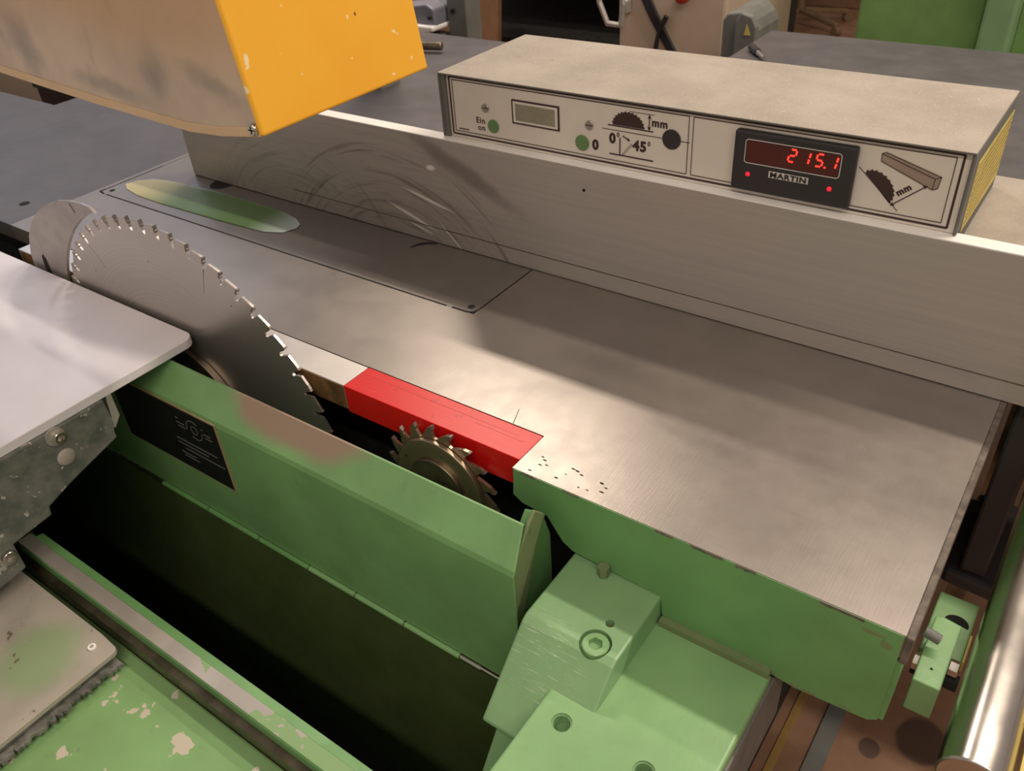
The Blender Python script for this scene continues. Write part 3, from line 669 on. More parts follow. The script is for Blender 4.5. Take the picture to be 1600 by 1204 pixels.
# ------------------------------------------------------------------ sliding table
sd = emp('sliding_table', (-1.6, 0.3, -0.1), 'pale anodised aluminium sliding table with grey end casting', 'sliding table')
r = 0.018
pl = [(-3.4, -0.45), (-0.986, -0.45)] + [(-0.986 - r + r * math.cos(t), 0.544 - r + r * math.sin(t)) for t in [math.radians(a) for a in range(0, 91, 15)]] + [(-3.4, 0.544)]
obj('table_plate', prism(pl, 'z', -0.0135, 0.0), 'slider', sd, bev=0.0012)
obj('side_web', prism([(0.396, -0.0137), (0.4035, -0.0137), (0.4035, -0.050), (0.392, -0.064), (0.386, -0.060), (0.392, -0.046)], 'x', -3.4, -0.987), 'alu', sd, 'silver web below the table plate', bev=0.001)
cast = [(0.390, -0.0138), (0.391, -0.052), (0.3875, -0.066), (0.3875, -0.076), (0.328, -0.093), (0.303, -0.101), (0.274, -0.112), (0.272, -0.125), (0.238, -0.1285), (0.217, -0.131),
        (0.2165, -0.173), (0.181, -0.178), (0.05, -0.185), (-0.2, -0.185), (-0.2, -0.0138)]
ec = obj('end_casting', prism(cast, 'x', -1.012, -0.9835), 'greycast', sd, 'chipped grey end casting', bev=0.0025)
obj('inner_beam', box(-3.4, -1.0125, 0.02, 0.36, -0.10, -0.0137), 'dark', sd)
hexcap(ec, (-0.9835, 0.320, -0.0265), (1, 0, 0), 0.0085, 0.008, 'recessed socket screw', 'socket_screw')
obj('washer', cyl((-0.9837, 0.3165, -0.024), (-0.9815, 0.3165, -0.024), 0.0125, 24), 'alu', ec, smooth=True)
obj('round_plug', ball((-0.984, 0.3185, -0.060), 0.0125, None, 0.35, 1, 1), 'plate', ec, 'pale painted round plug', smooth=True)
hexcap(ec, (-0.9835, 0.205, -0.1415), (1, 0, 0), 0.0095, 0.007, None, 'socket_screw')
# lower carriage
lc = obj('carriage_plate', prism([(-1.28, -0.3), (-0.793, -0.3), (-0.793, 0.207)] + [(-0.801 + 0.008 * math.cos(t), 0.2065 + 0.008 * math.sin(t)) for t in (0.5, 1.0, 1.4)] + [(-0.83, 0.2165), (-1.28, 0.2165)], 'z', -0.2075, -0.200), 'plate', sd, 'worn plate with a green patch under the end casting', bev=0.0012)
obj('carriage_side', prism([(-1.28, -0.3), (-0.797, -0.3), (-0.797, 0.206), (-1.28, 0.206)], 'z', -0.2145, -0.2077), 'wiper', sd, bev=0.001)
# frayed wiper
pts = [(-0.80, 0.209)]; y = 0.209
while y > -0.29:
    pts.append((-0.7860 + random.uniform(-0.0045, 0.0035), y)); y -= random.uniform(0.0012, 0.0040)
pts += [(-0.80, -0.29)]
obj('frayed_wiper', prism(pts, 'z', -0.2215, -0.2165), 'wiper', sd, 'frayed grey wiper strip')
obj('wiper_holder', box(-1.27, -0.803, -0.29, 0.20, -0.2275, -0.2147), 'dark', sd)
obj('ring_screw', cyl((-0.822, 0.198, -0.2), (-0.822, 0.198, -0.1980), 0.0048, 20), 'white_edge', sd, smooth=True)
obj('ring_screw', cyl((-0.822, 0.198, -0.2), (-0.822, 0.198, -0.1976), 0.0026, 16), 'plate', sd)
obj('carriage_post', box(-1.25, -1.02, -0.2, 0.18, -0.1998, -0.1002), 'dark', sd)

# ------------------------------------------------------------------ rip fence
rf = emp('rip_fence', (-0.7, 0.94, 0), 'tall scuffed aluminium rip fence with curved blade marks', 'rip fence')
obj('fence_profile', box(-1.5005, 0.35, 0.9380, 0.9585, 0.0008, 0.1795), 'fence', rf, bev=0.001)
obj('top_edge', box(-1.5005, 0.35, 0.9375, 0.960, 0.1797, 0.1812), 'white_edge', rf, 'bright white top edge')
obj('bottom_groove', box(-1.2, 0.35, 0.9373, 0.9379, 0.0275, 0.0285), 'oldsteel', rf)
obj('bottom_gap', box(-1.495, -0.02, 0.9385, 0.958, 0.0001, 0.0008), 'hole', rf)
obj('small_hole', cyl((-0.579, 0.9372, 0.148), (-0.579, 0.9382, 0.148), 0.0022, 12), 'hole', rf)
# carriage behind it
fc = emp('fence_carriage', (-0.4, 1.08, 0), 'dust covered fence carriage behind the rip fence', 'fence carriage')
obj('carriage_cover', box(-0.80, 0.35, 0.966, 1.215, 0.02, 0.155), 'dusty', fc, bev=0.004)
obj('carriage_foot', box(-0.70, -0.3, 0.98, 1.20, 0.0004, 0.0198), 'dark', fc)
fb = emp('clamp_housing', (0.0, 1.1, -0.25), 'black clamp housing hanging under the fence at the table end', 'clamp housing')
obj('housing_body', prism([(-0.020, 0.957), (0.045, 0.952), (0.10, 0.952), (0.10, 1.14), (-0.012, 1.14), (-0.012, 1.125), (-0.026, 1.12)], 'z', -0.325, -0.30), 'black', fb, bev=0.006)
obj('housing_arm', box(-0.003, 0.03, 0.965, 1.20, -0.2998, 0.0195), 'black', fb, bev=0.004)
obj('cast_foot', box(-0.0105, 0.020, 1.2005, 1.235, -0.60, -0.02), 'oldsteel', fb)

# ------------------------------------------------------------------ control box
cb = emp('control_box', (-0.47, 1.06, 0.156), 'long dusty grey control box with printed front panel and red digits', 'control box')
UX0, UX1, UY0, UY1, UZ0, UZ1 = -0.8325, -0.113, 0.9475, 1.174, 0.1815, 0.2755
b = box(UX0, UX1, UY0, UY1, UZ1 - 0.003, UZ1)
box(UX0, UX0 + 0.003, UY0 + 0.0005, UY1, UZ0, UZ1 - 0.003, b); box(UX1 - 0.0035, UX1, UY0 + 0.002, UY1, UZ0, UZ1 - 0.003, b)
box(UX0, UX1, UY1 - 0.003, UY1, UZ0 - 0.02, UZ1 - 0.003, b)
box(UX0, UX1, 0.968, UY1 - 0.003, UZ0 - 0.026, UZ0, b)
obj('housing', b, 'dusty', cb, bev=0.0015)
obj('side_flange', box(UX0 + 0.003, -0.8215, 0.951, 0.957, UZ0, UZ1 - 0.003), 'greybox', cb)
FP = 0.955
fp = obj('front_panel', box(-0.8215, -0.1172, FP, FP + 0.003, UZ0 + 0.0005, 0.2715), 'panel', cb, 'brushed light panel with brown printing')
pr = FP - 0.0003
b = frame(-0.8165, -0.1245, 0.1868, 0.2695, 0.0024, pr); obj('outer_frame_print', b, 'ink', fp)
b = frame(-0.8115, -0.4365, 0.1915, 0.2655, 0.0008, pr); frame(-0.4305, -0.1315, 0.1915, 0.2655, 0.0008, pr, b); obj('inner_frame_print', b, 'ink', fp)
for (x, z) in ((-0.753, 0.2325), (-0.5795, 0.2335)):
    s_ = obj('slotted_screw', cyl((x, FP, z), (x, FP - 0.0022, z), 0.0062, 24), 'steel', fp, smooth=True, bev=0.0006)
    obj('screw_slot', box(x - 0.0058, x + 0.0058, FP - 0.0026, FP - 0.0021, z - 0.0008, z + 0.0008), 'oldsteel', s_)
for (x, z, r, m_) in ((-0.741, 0.2075, 0.0098, 'green_btn'), (-0.591, 0.2075, 0.0108, 'green_btn'), (-0.4590, 0.2330, 0.0128, 'black')):
    o = obj('push_button', cyl((x, FP, z), (x, FP - 0.0016, z), r, 32), m_, fp, 'black round button' if m_ == 'black' else 'green round button', smooth=True, bev=0.0005)
o = obj('small_display', box(-0.706, -0.627, FP - 0.0012, FP, 0.2175, 0.2515), 'ink', fp, 'small grey blank display')
obj('display_rim', box(-0.7035, -0.6295, FP - 0.0016, FP - 0.0012, 0.2198, 0.2492), 'panel', o)
obj('display_glass', box(-0.6995, -0.6335, FP - 0.0019, FP - 0.0016, 0.2228, 0.2462), 'lcd', o)
tb = text_bm('Ein', 0.0122, pr, -0.7640, 0.2125, 0.0001, sx=1.0); text_bm('on', 0.0122, pr, -0.7630, 0.2020, 0.0001, bm=tb)
text_bm('0', 0.0185, pr, -0.5705, 0.2073, 0.0009, bm=tb)
text_bm('mm', 0.0140, pr, -0.4765, 0.2500, 0.0005, bm=tb); text_bm('0', 0.0185, pr, -0.5445, 0.2205, 0.0008, bm=tb); text_bm('0', 0.0085, pr, -0.5360, 0.2265, 0.0001, bm=tb)
text_bm('45', 0.0185, pr, -0.5040, 0.2160, 0.0008, bm=tb); text_bm('0', 0.0085, pr, -0.4905, 0.2215, 0.0001, bm=tb)
obj('lettering', tb, 'ink', fp, 'brown lettering Ein on, 0, mm, 0 and 45 degrees')
# print: saw silhouette and arrows
def saw_sil(cx, cz, R, n, a0, a1, rot=0, ky=1.0):
    p = []
    for k in range(n):
        t0 = a0 + (a1 - a0) * k / n; t1 = a0 + (a1 - a0) * (k + 1) / n
        p += [(R * math.cos(t0) * 0.90, R * math.sin(t0) * 0.90), (R * math.cos(t0 + (t1 - t0) * 0.15), R * math.sin(t0 + (t1 - t0) * 0.15))]
    p.append((R * 0.9 * math.cos(a1), R * 0.9 * math.sin(a1)))
    c, s = math.cos(rot), math.sin(rot)
    return [(cx + c * x - s * z * ky, cz + s * x + c * z * ky) for x, z in p]
def arrow(bm, a, c, wd, both=True, h=0.005):
    a, c = Vector(a), Vector(c); line(a, c, wd, pr, bm); d = (c - a).normalized(); n = Vector((-d.y, d.x))
    for (t, s) in ((c, 1), (a, -1)) if both else ((c, 1),):
        prism([tuple(t), tuple(t - d * s * h + n * h * 0.55), tuple(t - d * s * h * 0.6), tuple(t - d * s * h - n * h * 0.55)], 'y', pr, pr - 0.0005, bm)
b = prism(saw_sil(-0.5215, 0.2395, 0.0245, 13, 0.03, math.pi - 0.03, 0, 0.82), 'y', pr, pr - 0.0005)
line((-0.5515, 0.2385), (-0.4850, 0.2385), 0.0014, pr, b); line((-0.5600, 0.2325), (-0.4340, 0.2325), 0.0006, pr, b)
line((-0.5190, 0.2600), (-0.4840, 0.2600), 0.0004, pr, b); arrow(b, (-0.4910, 0.2395), (-0.4910, 0.2592), 0.0012)
line((-0.5330, 0.2005), (-0.5330, 0.2235), 0.0015, pr, b); line((-0.5485, 0.2000), (-0.4835, 0.2000), 0.0016, pr, b)
arrow(b, (-0.5290, 0.2265), (-0.5185, 0.2215), 0.0013, False, 0.004)
line((-0.5300, 0.2010), (-0.5165, 0.2175), 0.0003, pr, b); line((-0.5280, 0.2010), (-0.5145, 0.2170), 0.0003, pr, b); line((-0.5165, 0.2175), (-0.5145, 0.2170), 0.0003, pr, b)
obj('height_and_tilt_symbol', b, 'ink', fp)
b = bmesh.new()
saw = saw_sil(-0.2050, 0.2180, 0.0235, 11, 0.02, math.pi - 0.05, math.radians(-43.7), 0.72)
prism(saw, 'y', pr, pr - 0.0005, b); line((-0.2275, 0.2385), (-0.1785, 0.1955), 0.0005, pr, b)
arrow(b, (-0.1870, 0.2005), (-0.1535, 0.2300), 0.0011, True, 0.0045)
for p, q in (((-0.2060, 0.2575), (-0.2055, 0.2490)), ((-0.2060, 0.2575), (-0.2020, 0.2595)), ((-0.2060, 0.2575), (-0.1475, 0.2390)), ((-0.2020, 0.2595), (-0.1415, 0.2420)), ((-0.2055, 0.2490), (-0.1480, 0.2265)),
             ((-0.1475, 0.2390), (-0.1480, 0.2265)), ((-0.1475, 0.2390), (-0.1415, 0.2420)), ((-0.1415, 0.2420), (-0.1430, 0.2290)), ((-0.1480, 0.2265), (-0.1430, 0.2290))):
    line(p, q, 0.0006, pr - 0.0003, b)
obj('fence_distance_symbol', b, 'ink', fp)
MAT['ruler_fill'] = simple('print_tan_fill', (0.32, 0.245, 0.20), 0.6)
obj('printed_fence_bar', prism([(-0.2060, 0.2575), (-0.2020, 0.2595), (-0.1415, 0.2420), (-0.1430, 0.2290), (-0.1480, 0.2265), (-0.2055, 0.2490)], 'y', pr, pr - 0.0003), 'ruler_fill', fp)
obj('lettering', text_bm('mm', 0.0105, pr, -0.1765, 0.2205, 0.0004, rot=math.radians(40)), 'ink', fp)
b = bmesh.new()
for q in range(8): box(-0.805 + q * 0.0024, -0.8034 + q * 0.0024, pr - 0.0004, pr, 0.1945, 0.1962, b)
obj('fine_print', b, 'ink', fp)
# digital readout
MX0, MX1, MZ0, MZ1, MF = -0.3725, -0.2295, 0.1895, 0.2625, 0.9440
mt = obj('digital_readout', box(MX0, MX1, MF, FP, MZ0, MZ1), 'black', cb, 'black digital readout with red numerals', bev=0.003, seg=3)
obj('readout_window', box(-0.3555, -0.2465, MF - 0.0005, MF, 0.2265, 0.2520), 'window_red', mt)
def rrect(x0, x1, z0, z1, r, n=4):
    p = []
    for cx, cz, a in ((x1 - r, z0 + r, -90), (x1 - r, z1 - r, 0), (x0 + r, z1 - r, 90), (x0 + r, z0 + r, 180)):
        for q in range(n + 1): t = math.radians(a + 90 * q / n); p.append((cx + r * math.cos(t), cz + r * math.sin(t)))
    return p
b = bmesh.new(); P = rrect(-0.3575, -0.2450, 0.2250, 0.2535, 0.0035)
for q in range(len(P)): line(P[q], P[(q + 1) % len(P)], 0.0009, MF, b, 0.0007)
MAT['white_ink'] = simple('white_ink', (0.60, 0.57, 0.55), 0.6)
obj('window_outline', b, 'white_ink', mt)
SEG = {'2': 'abged', '1': 'bc', '5': 'afgcd'}
def seven(bm, ch, cx, cz, h, wd, sl=0.17, lw=0.0019):
    def q(x, z): return (cx + x + z * sl, cz + z)
    a = h / 2; x = wd / 2
    pp = {'a': ((-x, a), (x, a)), 'b': ((x, a), (x, 0)), 'c': ((x, 0), (x, -a)), 'd': ((-x, -a), (x, -a)), 'e': ((-x, 0), (-x, -a)), 'f': ((-x, a), (-x, 0)), 'g': ((-x, 0), (x, 0))}
    for s in SEG[ch]:
        u, v = pp[s]; u = Vector(u); v = Vector(v); d = (v - u).normalized() * 0.0011
        line(q(*(u + d)), q(*(v - d)), lw, MF - 0.0005, bm, 0.0005)
b = bmesh.new(); seven(b, '2', -0.3005, 0.2425, 0.0145, 0.0075); obj('numeral', b, 'led', mt, 'glowing red digit 2')
b = bmesh.new(); seven(b, '1', -0.2845, 0.2425, 0.0145, 0.0075); obj('numeral', b, 'led', mt, 'glowing red digit 1')
b = bmesh.new(); seven(b, '5', -0.2690, 0.2425, 0.0145, 0.0075); prism(oval((-0.2623, 0.2352), 0.0012, 0.0012, 10), 'y', MF - 0.0005, MF - 0.001, b); obj('numeral', b, 'led', mt, 'glowing red digit 5 and point')
b = bmesh.new(); seven(b, '1', -0.2535, 0.2425, 0.0145, 0.0075); obj('numeral', b, 'led', mt, 'glowing red last digit 1')
for (x, z) in ((-0.3515, 0.2110), (-0.2535, 0.2110)):
    obj('indicator_lamp', ball((x, MF, z), 0.0030), 'lamp_red', mt, 'small red indicator', smooth=True)
lg = obj('name_plate', box(-0.3260, -0.2785, MF - 0.0005, MF, 0.2115, 0.2195), 'white_ink', mt, 'white name plate with bold black lettering')
obj('plate_inlay', box(-0.3253, -0.2792, MF - 0.0008, MF - 0.0005, 0.2121, 0.2189), 'white_ink', lg)
obj('name_lettering', text_bm('MARTIN', 0.0086, MF - 0.0012, -0.30225, 0.2155, 0.0003, 0.0004, sx=1.28), 'black', lg)
# yellow sticker on the side
SX = UX1
yl = obj('yellow_sticker', prism([(0.974, 0.256), (1.168, 0.2545), (1.170, 0.170), (0.974, 0.176)], 'x', SX, SX + 0.0006), 'yellow_sticker', cb, 'yellow sticker with dense dark print')
b = bmesh.new()
for k in range(9):
    y = 0.980; z = 0.2490 - k * 0.0080
    while y < 1.160:
        l = random.uniform(0.004, 0.014); prism([(y, z), (y + l, z), (y + l, z - 0.0014), (y, z - 0.0014)], 'x', SX + 0.0005, SX + 0.0009, b); y += l + 0.0035
MAT['brown_ink'] = simple('brown_ink', (0.20, 0.14, 0.05), 0.7)
obj('printed_text', b, 'brown_ink', yl)['kind'] = 'stuff'

# ------------------------------------------------------------------ blade hood
hd = emp('blade_hood', (-0.8, 0.55, 0.37), 'orange yellow blade hood with smudged grey side panel hanging over the saw', 'blade hood')
HY0, HY1 = 0.4485, 0.667
bot = [(-1.35, 0.395), (-1.034, 0.385), (-0.956, 0.380), (-0.852, 0.374), (-0.748, 0.370), (-0.701, 0.3685), (-0.655, 0.3715), (-0.600, 0.3795)]
side = bot + [(-0.634, 0.60), (-1.35, 0.60)]
obj('side_panel', prism(side, 'y', HY0, HY0 + 0.004), 'hoodside', hd, 'smudged grey side panel', bev=0.0008)
obj('side_panel', prism(side, 'y', HY1 - 0.004, HY1), 'hoodside', hd)
tr = [(x, z) for x, z in bot] + [(x, z + 0.0085) for x, z in bot[::-1]]
obj('lower_rim', prism(tr, 'y', HY0 - 0.0012, HY0 - 0.0001), 'hood_trim', hd, 'amber lower rim of the side panel', bev=0.0004)
HZT = 0.60
def yellow_front():
    bm = bmesh.new()
    z0, z1 = 0.3795, HZT
    x0, x1 = -0.5965, -0.6300
    sk = 0.0
    v = [bm.verts.new(p) for p in ((x0, HY0 - 0.0015, z0), (x0, HY1 + 0.001, z0), (x1, HY1 + 0.001, z1), (x1, HY0 - 0.0015, z1),
                                   (x0 - 0.006, HY0 - 0.0015, z0), (x0 - 0.006, HY1 + 0.001, z0), (x1 - 0.006, HY1 + 0.001, z1), (x1 - 0.006, HY0 - 0.0015, z1))]
    for f in ((0,1,2,3), (4,7,6,5), (0,4,5,1), (1,5,6,2), (2,6,7,3), (3,7,4,0)): bm.faces.new([v[i] for i in f])
    return bm
obj('front_panel', yellow_front(), 'yellow', hd, 'orange yellow sheet front', bev=0.003, seg=3)
obj('hood_top', box(-1.35, -0.62, HY0 + 0.004, HY1 - 0.004, 0.596, 0.600), 'yellow', hd)
sc_ = obj('panel_screw', cyl((-0.6065, HY0 - 0.0001, 0.3855), (-0.6065, HY0 - 0.005, 0.3855), 0.0052, 20), 'steel', hd, 'cross head screw', smooth=True, bev=0.001)
b = box(-0.6100, -0.6030, HY0 - 0.0054, HY0 - 0.0049, 0.3850, 0.3860); box(-0.6070, -0.6060, HY0 - 0.0054, HY0 - 0.0049, 0.3820, 0.3890, b)
obj('cross_slot', b, 'hole', sc_)
obj('hood_arm', box(-1.6, -1.35, 0.53, 0.58, 0.45, 0.52), 'greybox', hd)
obj('hood_arm', box(-1.6, -1.53, 0.53, 1.6, 0.52, 0.58), 'greybox', hd)
obj('hood_column', box(-1.6, -1.53, 1.53, 1.6, -0.0, 0.52), 'greybox', hd)

# ------------------------------------------------------------------ right end: guide bar, bracket, scale
gb = emp('guide_bar', (0.061, 0.9, -0.1), 'thick polished round steel guide bar at the table end', 'guide bar')
obj('bar', cyl((0.0615, 0.518, -0.105), (0.0615, 1.6, -0.105), 0.0285, 48), 'chrome', gb, smooth=True, bev=0.002)
sr = emp('scale_rail', (0.105, 0.9, -0.1), 'yellow scale rail outside the polished guide bar', 'scale rail')
obj('scale_strip', box(0.0935, 0.120, 0.49, 1.6, -0.110, -0.100), 'yellow_sticker', sr)
obj('scale_mark', box(0.0940, 0.1000, 0.60, 0.601, -0.1, -0.0997), 'ink', sr)
lb = emp('adjuster_bracket', (0.0, 0.72, -0.16), 'light green adjuster bracket between table end and guide bar', 'bracket')
o = obj('base_plate', box(-0.011, 0.0300, 0.684, 0.776, -0.176, -0.1600), 'green_light', lb, bev=0.002)
obj('plate_web', box(0.0302, 0.0325, 0.690, 0.730, -0.176, -0.161), 'yellow_sticker', lb, 'yellowed edge of the plate')
obj('slot_hole', prism(oval((0.0140, 0.7370), 0.0125, 0.0115, 20, -0.2, math.pi - 0.2, False), 'z', -0.1602, -0.1596), 'hole', lb)
obj('lever_block', prism([(-0.0065, 0.607), (0.0190, 0.607), (0.0190, 0.697), (0.000, 0.7), (-0.0065, 0.697)], 'z', -0.165, -0.118), 'green_light', lb, bev=0.0015)
obj('pin', cyl((-0.011, 0.655, -0.100), (0.0045, 0.655, -0.104), 0.0056, 18), 'greybox', lb, smooth=True)
obj('hex_bolt', cyl((-0.0115, 0.640, -0.130), (-0.0068, 0.640, -0.130), 0.009, 6), 'steel', lb)
obj('hex_bolt', cyl((0.0192, 0.655, -0.135), (0.0290, 0.655, -0.135), 0.009, 6), 'steel', lb, bev=0.001)
obj('threaded_rod', cyl((-0.0118, 0.650, -0.150), (0.0325, 0.650, -0.150), 0.0085, 16), 'dark', lb)
obj('dimple', cyl((0.0062, 0.628, -0.119), (0.0062, 0.628, -0.1177), 0.0014, 10), 'hole', lb)

# ------------------------------------------------------------------ small things on the tables
hb = emp('steel_handle', (-1.65, 1.82, 0.02), 'dark steel handle end lying behind the yellow hood', 'handle')
obj('grip', cyl((-1.80, 1.80, 0.0175), (-1.602, 1.860, 0.0175), 0.0115, 16), 'oldsteel', hb, smooth=True, bev=0.003)
obj('collar', cyl((-1.83, 1.791, 0.0175), (-1.795, 1.8015, 0.0175), 0.017, 16), 'oldsteel', hb, smooth=True)
pn = emp('marker_pen', (-0.80, 2.13, 0.01), 'short dark pen with silver tip behind the control box', 'pen')
obj('barrel', cyl((-0.842, 2.19, 0.010), (-0.806, 2.145, 0.010), 0.0095, 14), 'black', pn, smooth=True)
obj('tip', cyl((-0.8055, 2.1445, 0.010), (-0.776, 2.108, 0.010), 0.0075, 14, r2=0.004), 'steel', pn, smooth=True)

# ------------------------------------------------------------------ background
gc = emp('green_cabinet', (-0.55, 2.9, -0.85), 'green sheet metal machine cabinet behind the dark outfeed table', 'cabinet')
obj('cabinet_panel', box(-0.795, -0.430, 2.95, 3.35, -0.85, 0.6), 'green_back', gc, bev=0.01)
MAT['green_post'] = green_paint('green_paint_post', (0.17, 0.30, 0.15), 0.5)
obj('corner_post', box(-0.4285, -0.345, 2.90, 3.35, -0.85, 0.6), 'green_post', gc, 'lighter green corner post', bev=0.01)
obj('side_plate', box(-0.3435, -0.25, 3.0, 3.35, -0.85, 0.6), 'green_back', gc)
cc = emp('cream_cabinet', (-1.33, 2.8, -0.85), 'cream coloured cabinet beside the grey motor box', 'cabinet')
obj('cabinet_body', box(-1.519, -1.131, 2.70, 3.3, -0.85, 0.5), 'cream', cc, bev=0.012)
hn = bmesh.new(); tubepath([(-1.578, 2.66, 0.02), (-1.572, 2.66, -0.03), (-1.540, 2.66, -0.095), (-1.488, 2.66, -0.097), (-1.480, 2.66, -0.03), (-1.492, 2.66, 0.02)], 0.009, 10, hn)
dh = emp('door_handle_frame', (-1.53, 2.66, -0.1), 'grey metal loop handle left of the cream cabinet', 'handle')
obj('loop', hn, 'alu', dh, smooth=True); obj('loop_mount', box(-1.50, -1.47, 2.668, 2.6995, -0.06, -0.02), 'alu', dh, bev=0.003)
sp = emp('black_strap', (-1.37, 2.69, -0.1), 'crossed black straps hanging on the cream cabinet', 'strap')
obj('strap_band', prism([(-1.450, 0.02), (-1.412, 0.02), (-1.368, -0.060), (-1.292, -0.175), (-1.325, -0.175), (-1.400, -0.066)], 'y', 2.686, 2.6985), 'black', sp, bev=0.002)
obj('strap_band', prism([(-1.336, -0.055), (-1.322, -0.064), (-1.352, -0.120), (-1.358, -0.175), (-1.374, -0.175), (-1.362, -0.115)], 'y', 2.674, 2.6855), 'black', sp, bev=0.002)
kb = emp('red_knob', (-1.27, 2.67, 0.01), 'red round knob at the top of the cream cabinet', 'knob')
obj('knob_head', ball((-1.270, 2.665, 0.012), 0.028), 'redknob', kb, smooth=True); obj('knob_stem', cyl((-1.270, 2.665, 0.012), (-1.270, 2.6995, 0.012), 0.010, 14), 'black', kb)
gx = emp('motor_box', (-1.0, 2.5, -0.85), 'grey motor box with a yellow warning triangle', 'motor')
obj('box_body', prism([(-1.049, -0.3), (-1.049, -0.005), (-1.035, 0.015), (-0.990, 0.022), (-0.975, 0.012), (-0.957, -0.005), (-0.944, -0.03), (-0.944, -0.3)], 'y', 2.48, 2.66), 'greybox', gx, bev=0.006)
obj('box_cover', prism([(-0.999, -0.28), (-0.999, 0.0), (-0.985, 0.024), (-0.952, 0.016), (-0.936, -0.012), (-0.934, -0.28)], 'y', 2.455, 2.4795), 'greybox', gx, bev=0.004)
obj('box_stand', box(-1.04, -0.95, 2.5, 2.64, -0.85, -0.3), 'greybox', gx)
obj('warning_triangle', prism([(-0.9705, -0.034), (-0.9510, -0.034), (-0.9640, -0.004)], 'y', 2.4535, 2.4549), 'yellow_sticker', gx)
# office chair foot far back
ch = emp('swivel_chair', (-1.95, 5.85, -0.85), 'swivel chair with bronze star foot far behind the motor box', 'chair')
cx, cy = -1.95, 5.85
obj('column', cyl((cx, cy, -0.74), (cx, cy, -0.40), 0.03, 16), 'chairbase', ch, smooth=True)
for k in range(5):
    a = math.radians(-100 + 72 * k); ex, ey = cx + 0.34 * math.cos(a), cy + 0.34 * math.sin(a)
    bm = bmesh.new(); d = Vector((math.cos(a), math.sin(a), 0)); n = Vector((-d.y, d.x, 0))
    A = [Vector((cx, cy, -0.73)) + n * 0.025, Vector((cx, cy, -0.73)) - n * 0.025, Vector((ex, ey, -0.775)) - n * 0.016, Vector((ex, ey, -0.775)) + n * 0.016]
    lo = [bm.verts.new(p - Vector((0, 0, 0.03))) for p in A]; hi = [bm.verts.new(p) for p in A]
    bm.faces.new(lo); bm.faces.new(hi)
    for q in range(4): bm.faces.new((lo[q], lo[(q + 1) % 4], hi[(q + 1) % 4], hi[q]))
    obj('foot_arm', bm, 'chairbase', ch, bev=0.006)
    obj('caster', cyl((ex + n.x * 0.02, ey + n.y * 0.02, -0.822), (ex - n.x * 0.02, ey - n.y * 0.02, -0.822), 0.028, 16), 'chairbase', ch)
obj('seat', box(cx - 0.24, cx + 0.24, cy - 0.24, cy + 0.24, -0.40, -0.33), 'black', ch, bev=0.03, seg=4)
obj('backrest', box(cx - 0.21, cx + 0.21, cy + 0.20, cy + 0.26, -0.30, 0.2), 'black', ch, bev=0.03, seg=4)
cbx = emp('cardboard_box', (-1.8, 6.6, -0.85), 'brown cardboard box behind the swivel chair', 'box')
obj('box_side', box(-2.45, -1.55, 6.4, 7.0, -0.85, -0.15), 'brown', cbx, bev=0.01); obj('box_flap', box(-2.45, -1.55, 6.38, 6.399, -0.32, -0.15), 'brown', cbx)
bb = emp('work_bench', (-3.0, 4.2, -0.85), 'dark workbench with deep shadow below, behind the control box', 'workbench')
obj('bench_top', box(-4.0, -1.75, 4.0, 5.2, -0.05, 0.03), 'brown', bb)
obj('bench_back', box(-4.0, -1.75, 5.1, 5.2, -0.85, -0.0505), 'dark', bb)
obj('bench_leg', box(-3.46, -3.36, 4.02, 4.12, -0.85, -0.0505), 'brown', bb); obj('bench_leg', box(-1.85, -1.75, 4.02, 4.12, -0.85, -0.0505), 'brown', bb)
obj('bench_shelf', box(-4.0, -1.75, 4.13, 5.09, -0.62, -0.58), 'dark', bb)
pc = emp('lumber_offcut', (-3.1, 3.9, -0.85), 'brown wooden offcut leaning against the workbench', 'wood')
obj('board', prism([(-3.12, -0.85), (-2.98, -0.85), (-2.93, -0.30), (-3.00, -0.24), (-3.04, -0.18), (-3.12, -0.2)], 'y', 3.90, 3.94), 'brown', pc, bev=0.004)
obj('board', prism([(-2.97, -0.22), (-2.80, -0.24), (-2.76, -0.16), (-2.92, -0.12)], 'y', 3.945, 3.975), 'brown', pc, bev=0.004)
gp = emp('grey_post', (-1.91, 2.35, -0.85), 'grey square post right of the yellow hood', 'post')
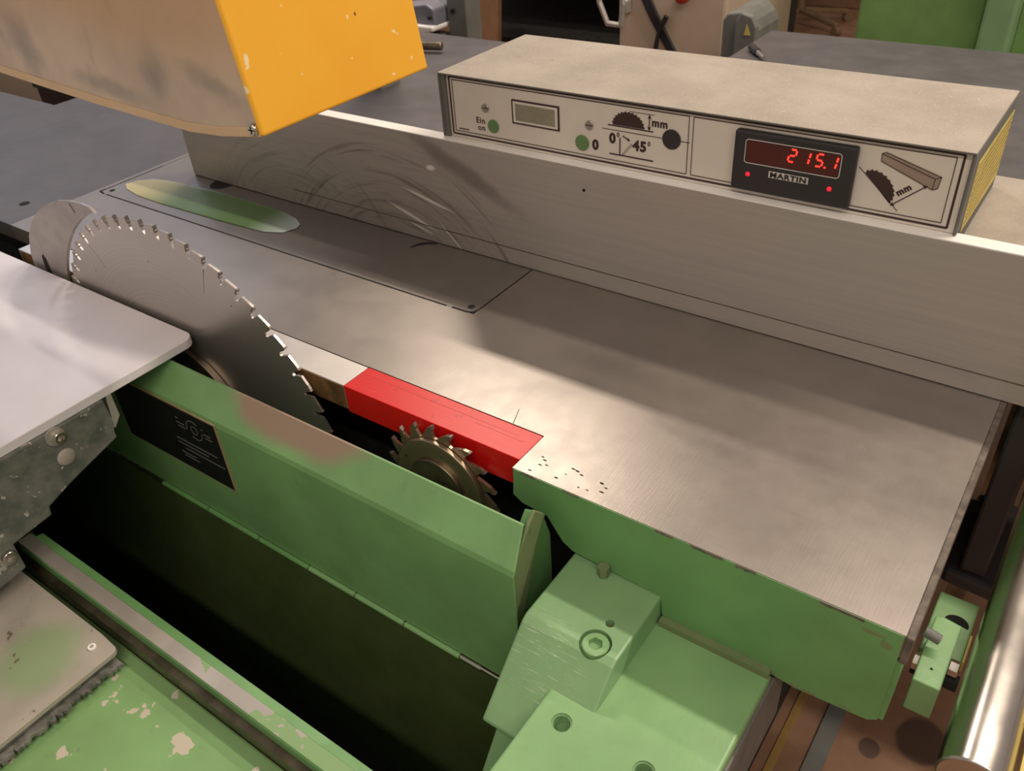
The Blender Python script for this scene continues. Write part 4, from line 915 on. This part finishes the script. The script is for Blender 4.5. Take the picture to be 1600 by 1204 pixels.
obj('post', box(-1.952, -1.872, 2.31, 2.39, -0.85, 0.5), 'greybox', gp, bev=0.004); obj('bolt_head', cyl((-1.925, 2.3099, -0.01), (-1.925, 2.302, -0.01), 0.008, 6), 'dark', gp)
bm_ = emp('blue_grey_fitting', (-2.03, 2.3, -0.1), 'blue grey and white machine fitting between hood and post', 'machine part')
obj('fitting_body', prism([(-2.14, -0.045), (-2.0, -0.045), (-1.958, -0.055), (-1.962, 0.004), (-1.99, 0.018), (-2.14, 0.0)], 'y', 2.25, 2.35), 'bluegrey', bm_, bev=0.006)
obj('fitting_base', prism([(-2.14, -0.085), (-2.05, -0.085), (-1.956, -0.062), (-1.956, -0.0455), (-2.14, -0.0455)], 'y', 2.23, 2.36), 'white_edge', bm_, 'white lower part', bev=0.006)
obj('fitting_leg', box(-2.12, -1.97, 2.26, 2.34, -0.85, -0.0855), 'greybox', bm_)
obj('knob', cyl((-1.975, 2.2499, -0.022), (-1.975, 2.24, -0.022), 0.006, 10), 'dark', bm_)
ob = emp('orange_board', (-2.1, 2.6, -0.2), 'orange brown board standing behind the fitting', 'board')
MAT['orange'] = simple('orange_wood', (0.45, 0.20, 0.06), 0.6)
obj('board_face', box(-2.9, -2.30, 2.60, 2.64, -0.85, 0.3), 'orange', ob, bev=0.004); obj('board_edge', box(-2.9, -2.30, 2.57, 2.599, -0.85, -0.80), 'brown', ob)
lf = emp('storage_cabinet', (-3.4, 1.45, -0.85), 'cream machine panel beyond the side table at far left', 'cabinet')
obj('panel_face', box(-4.6, -3.03, 1.42, 1.6, -0.85, 0.2), 'cream', lf, bev=0.006); obj('panel_foot', box(-4.6, -3.03, 1.40, 1.4195, -0.85, -0.75), 'greybox', lf)
db = emp('notch_filler', (-2.9, 1.5, -0.85), 'dark filler box standing in for the floor seen in the notch between the far left tables', 'filler')  # filler box, its dark colour stands for the floor in the notch
obj('filler_body', box(-3.02, -2.40, 1.40, 1.7, -0.85, -0.14), 'ink', db, bev=0.01); obj('filler_rim', box(-3.025, -2.395, 1.395, 1.705, -0.139, -0.125), 'black', db)
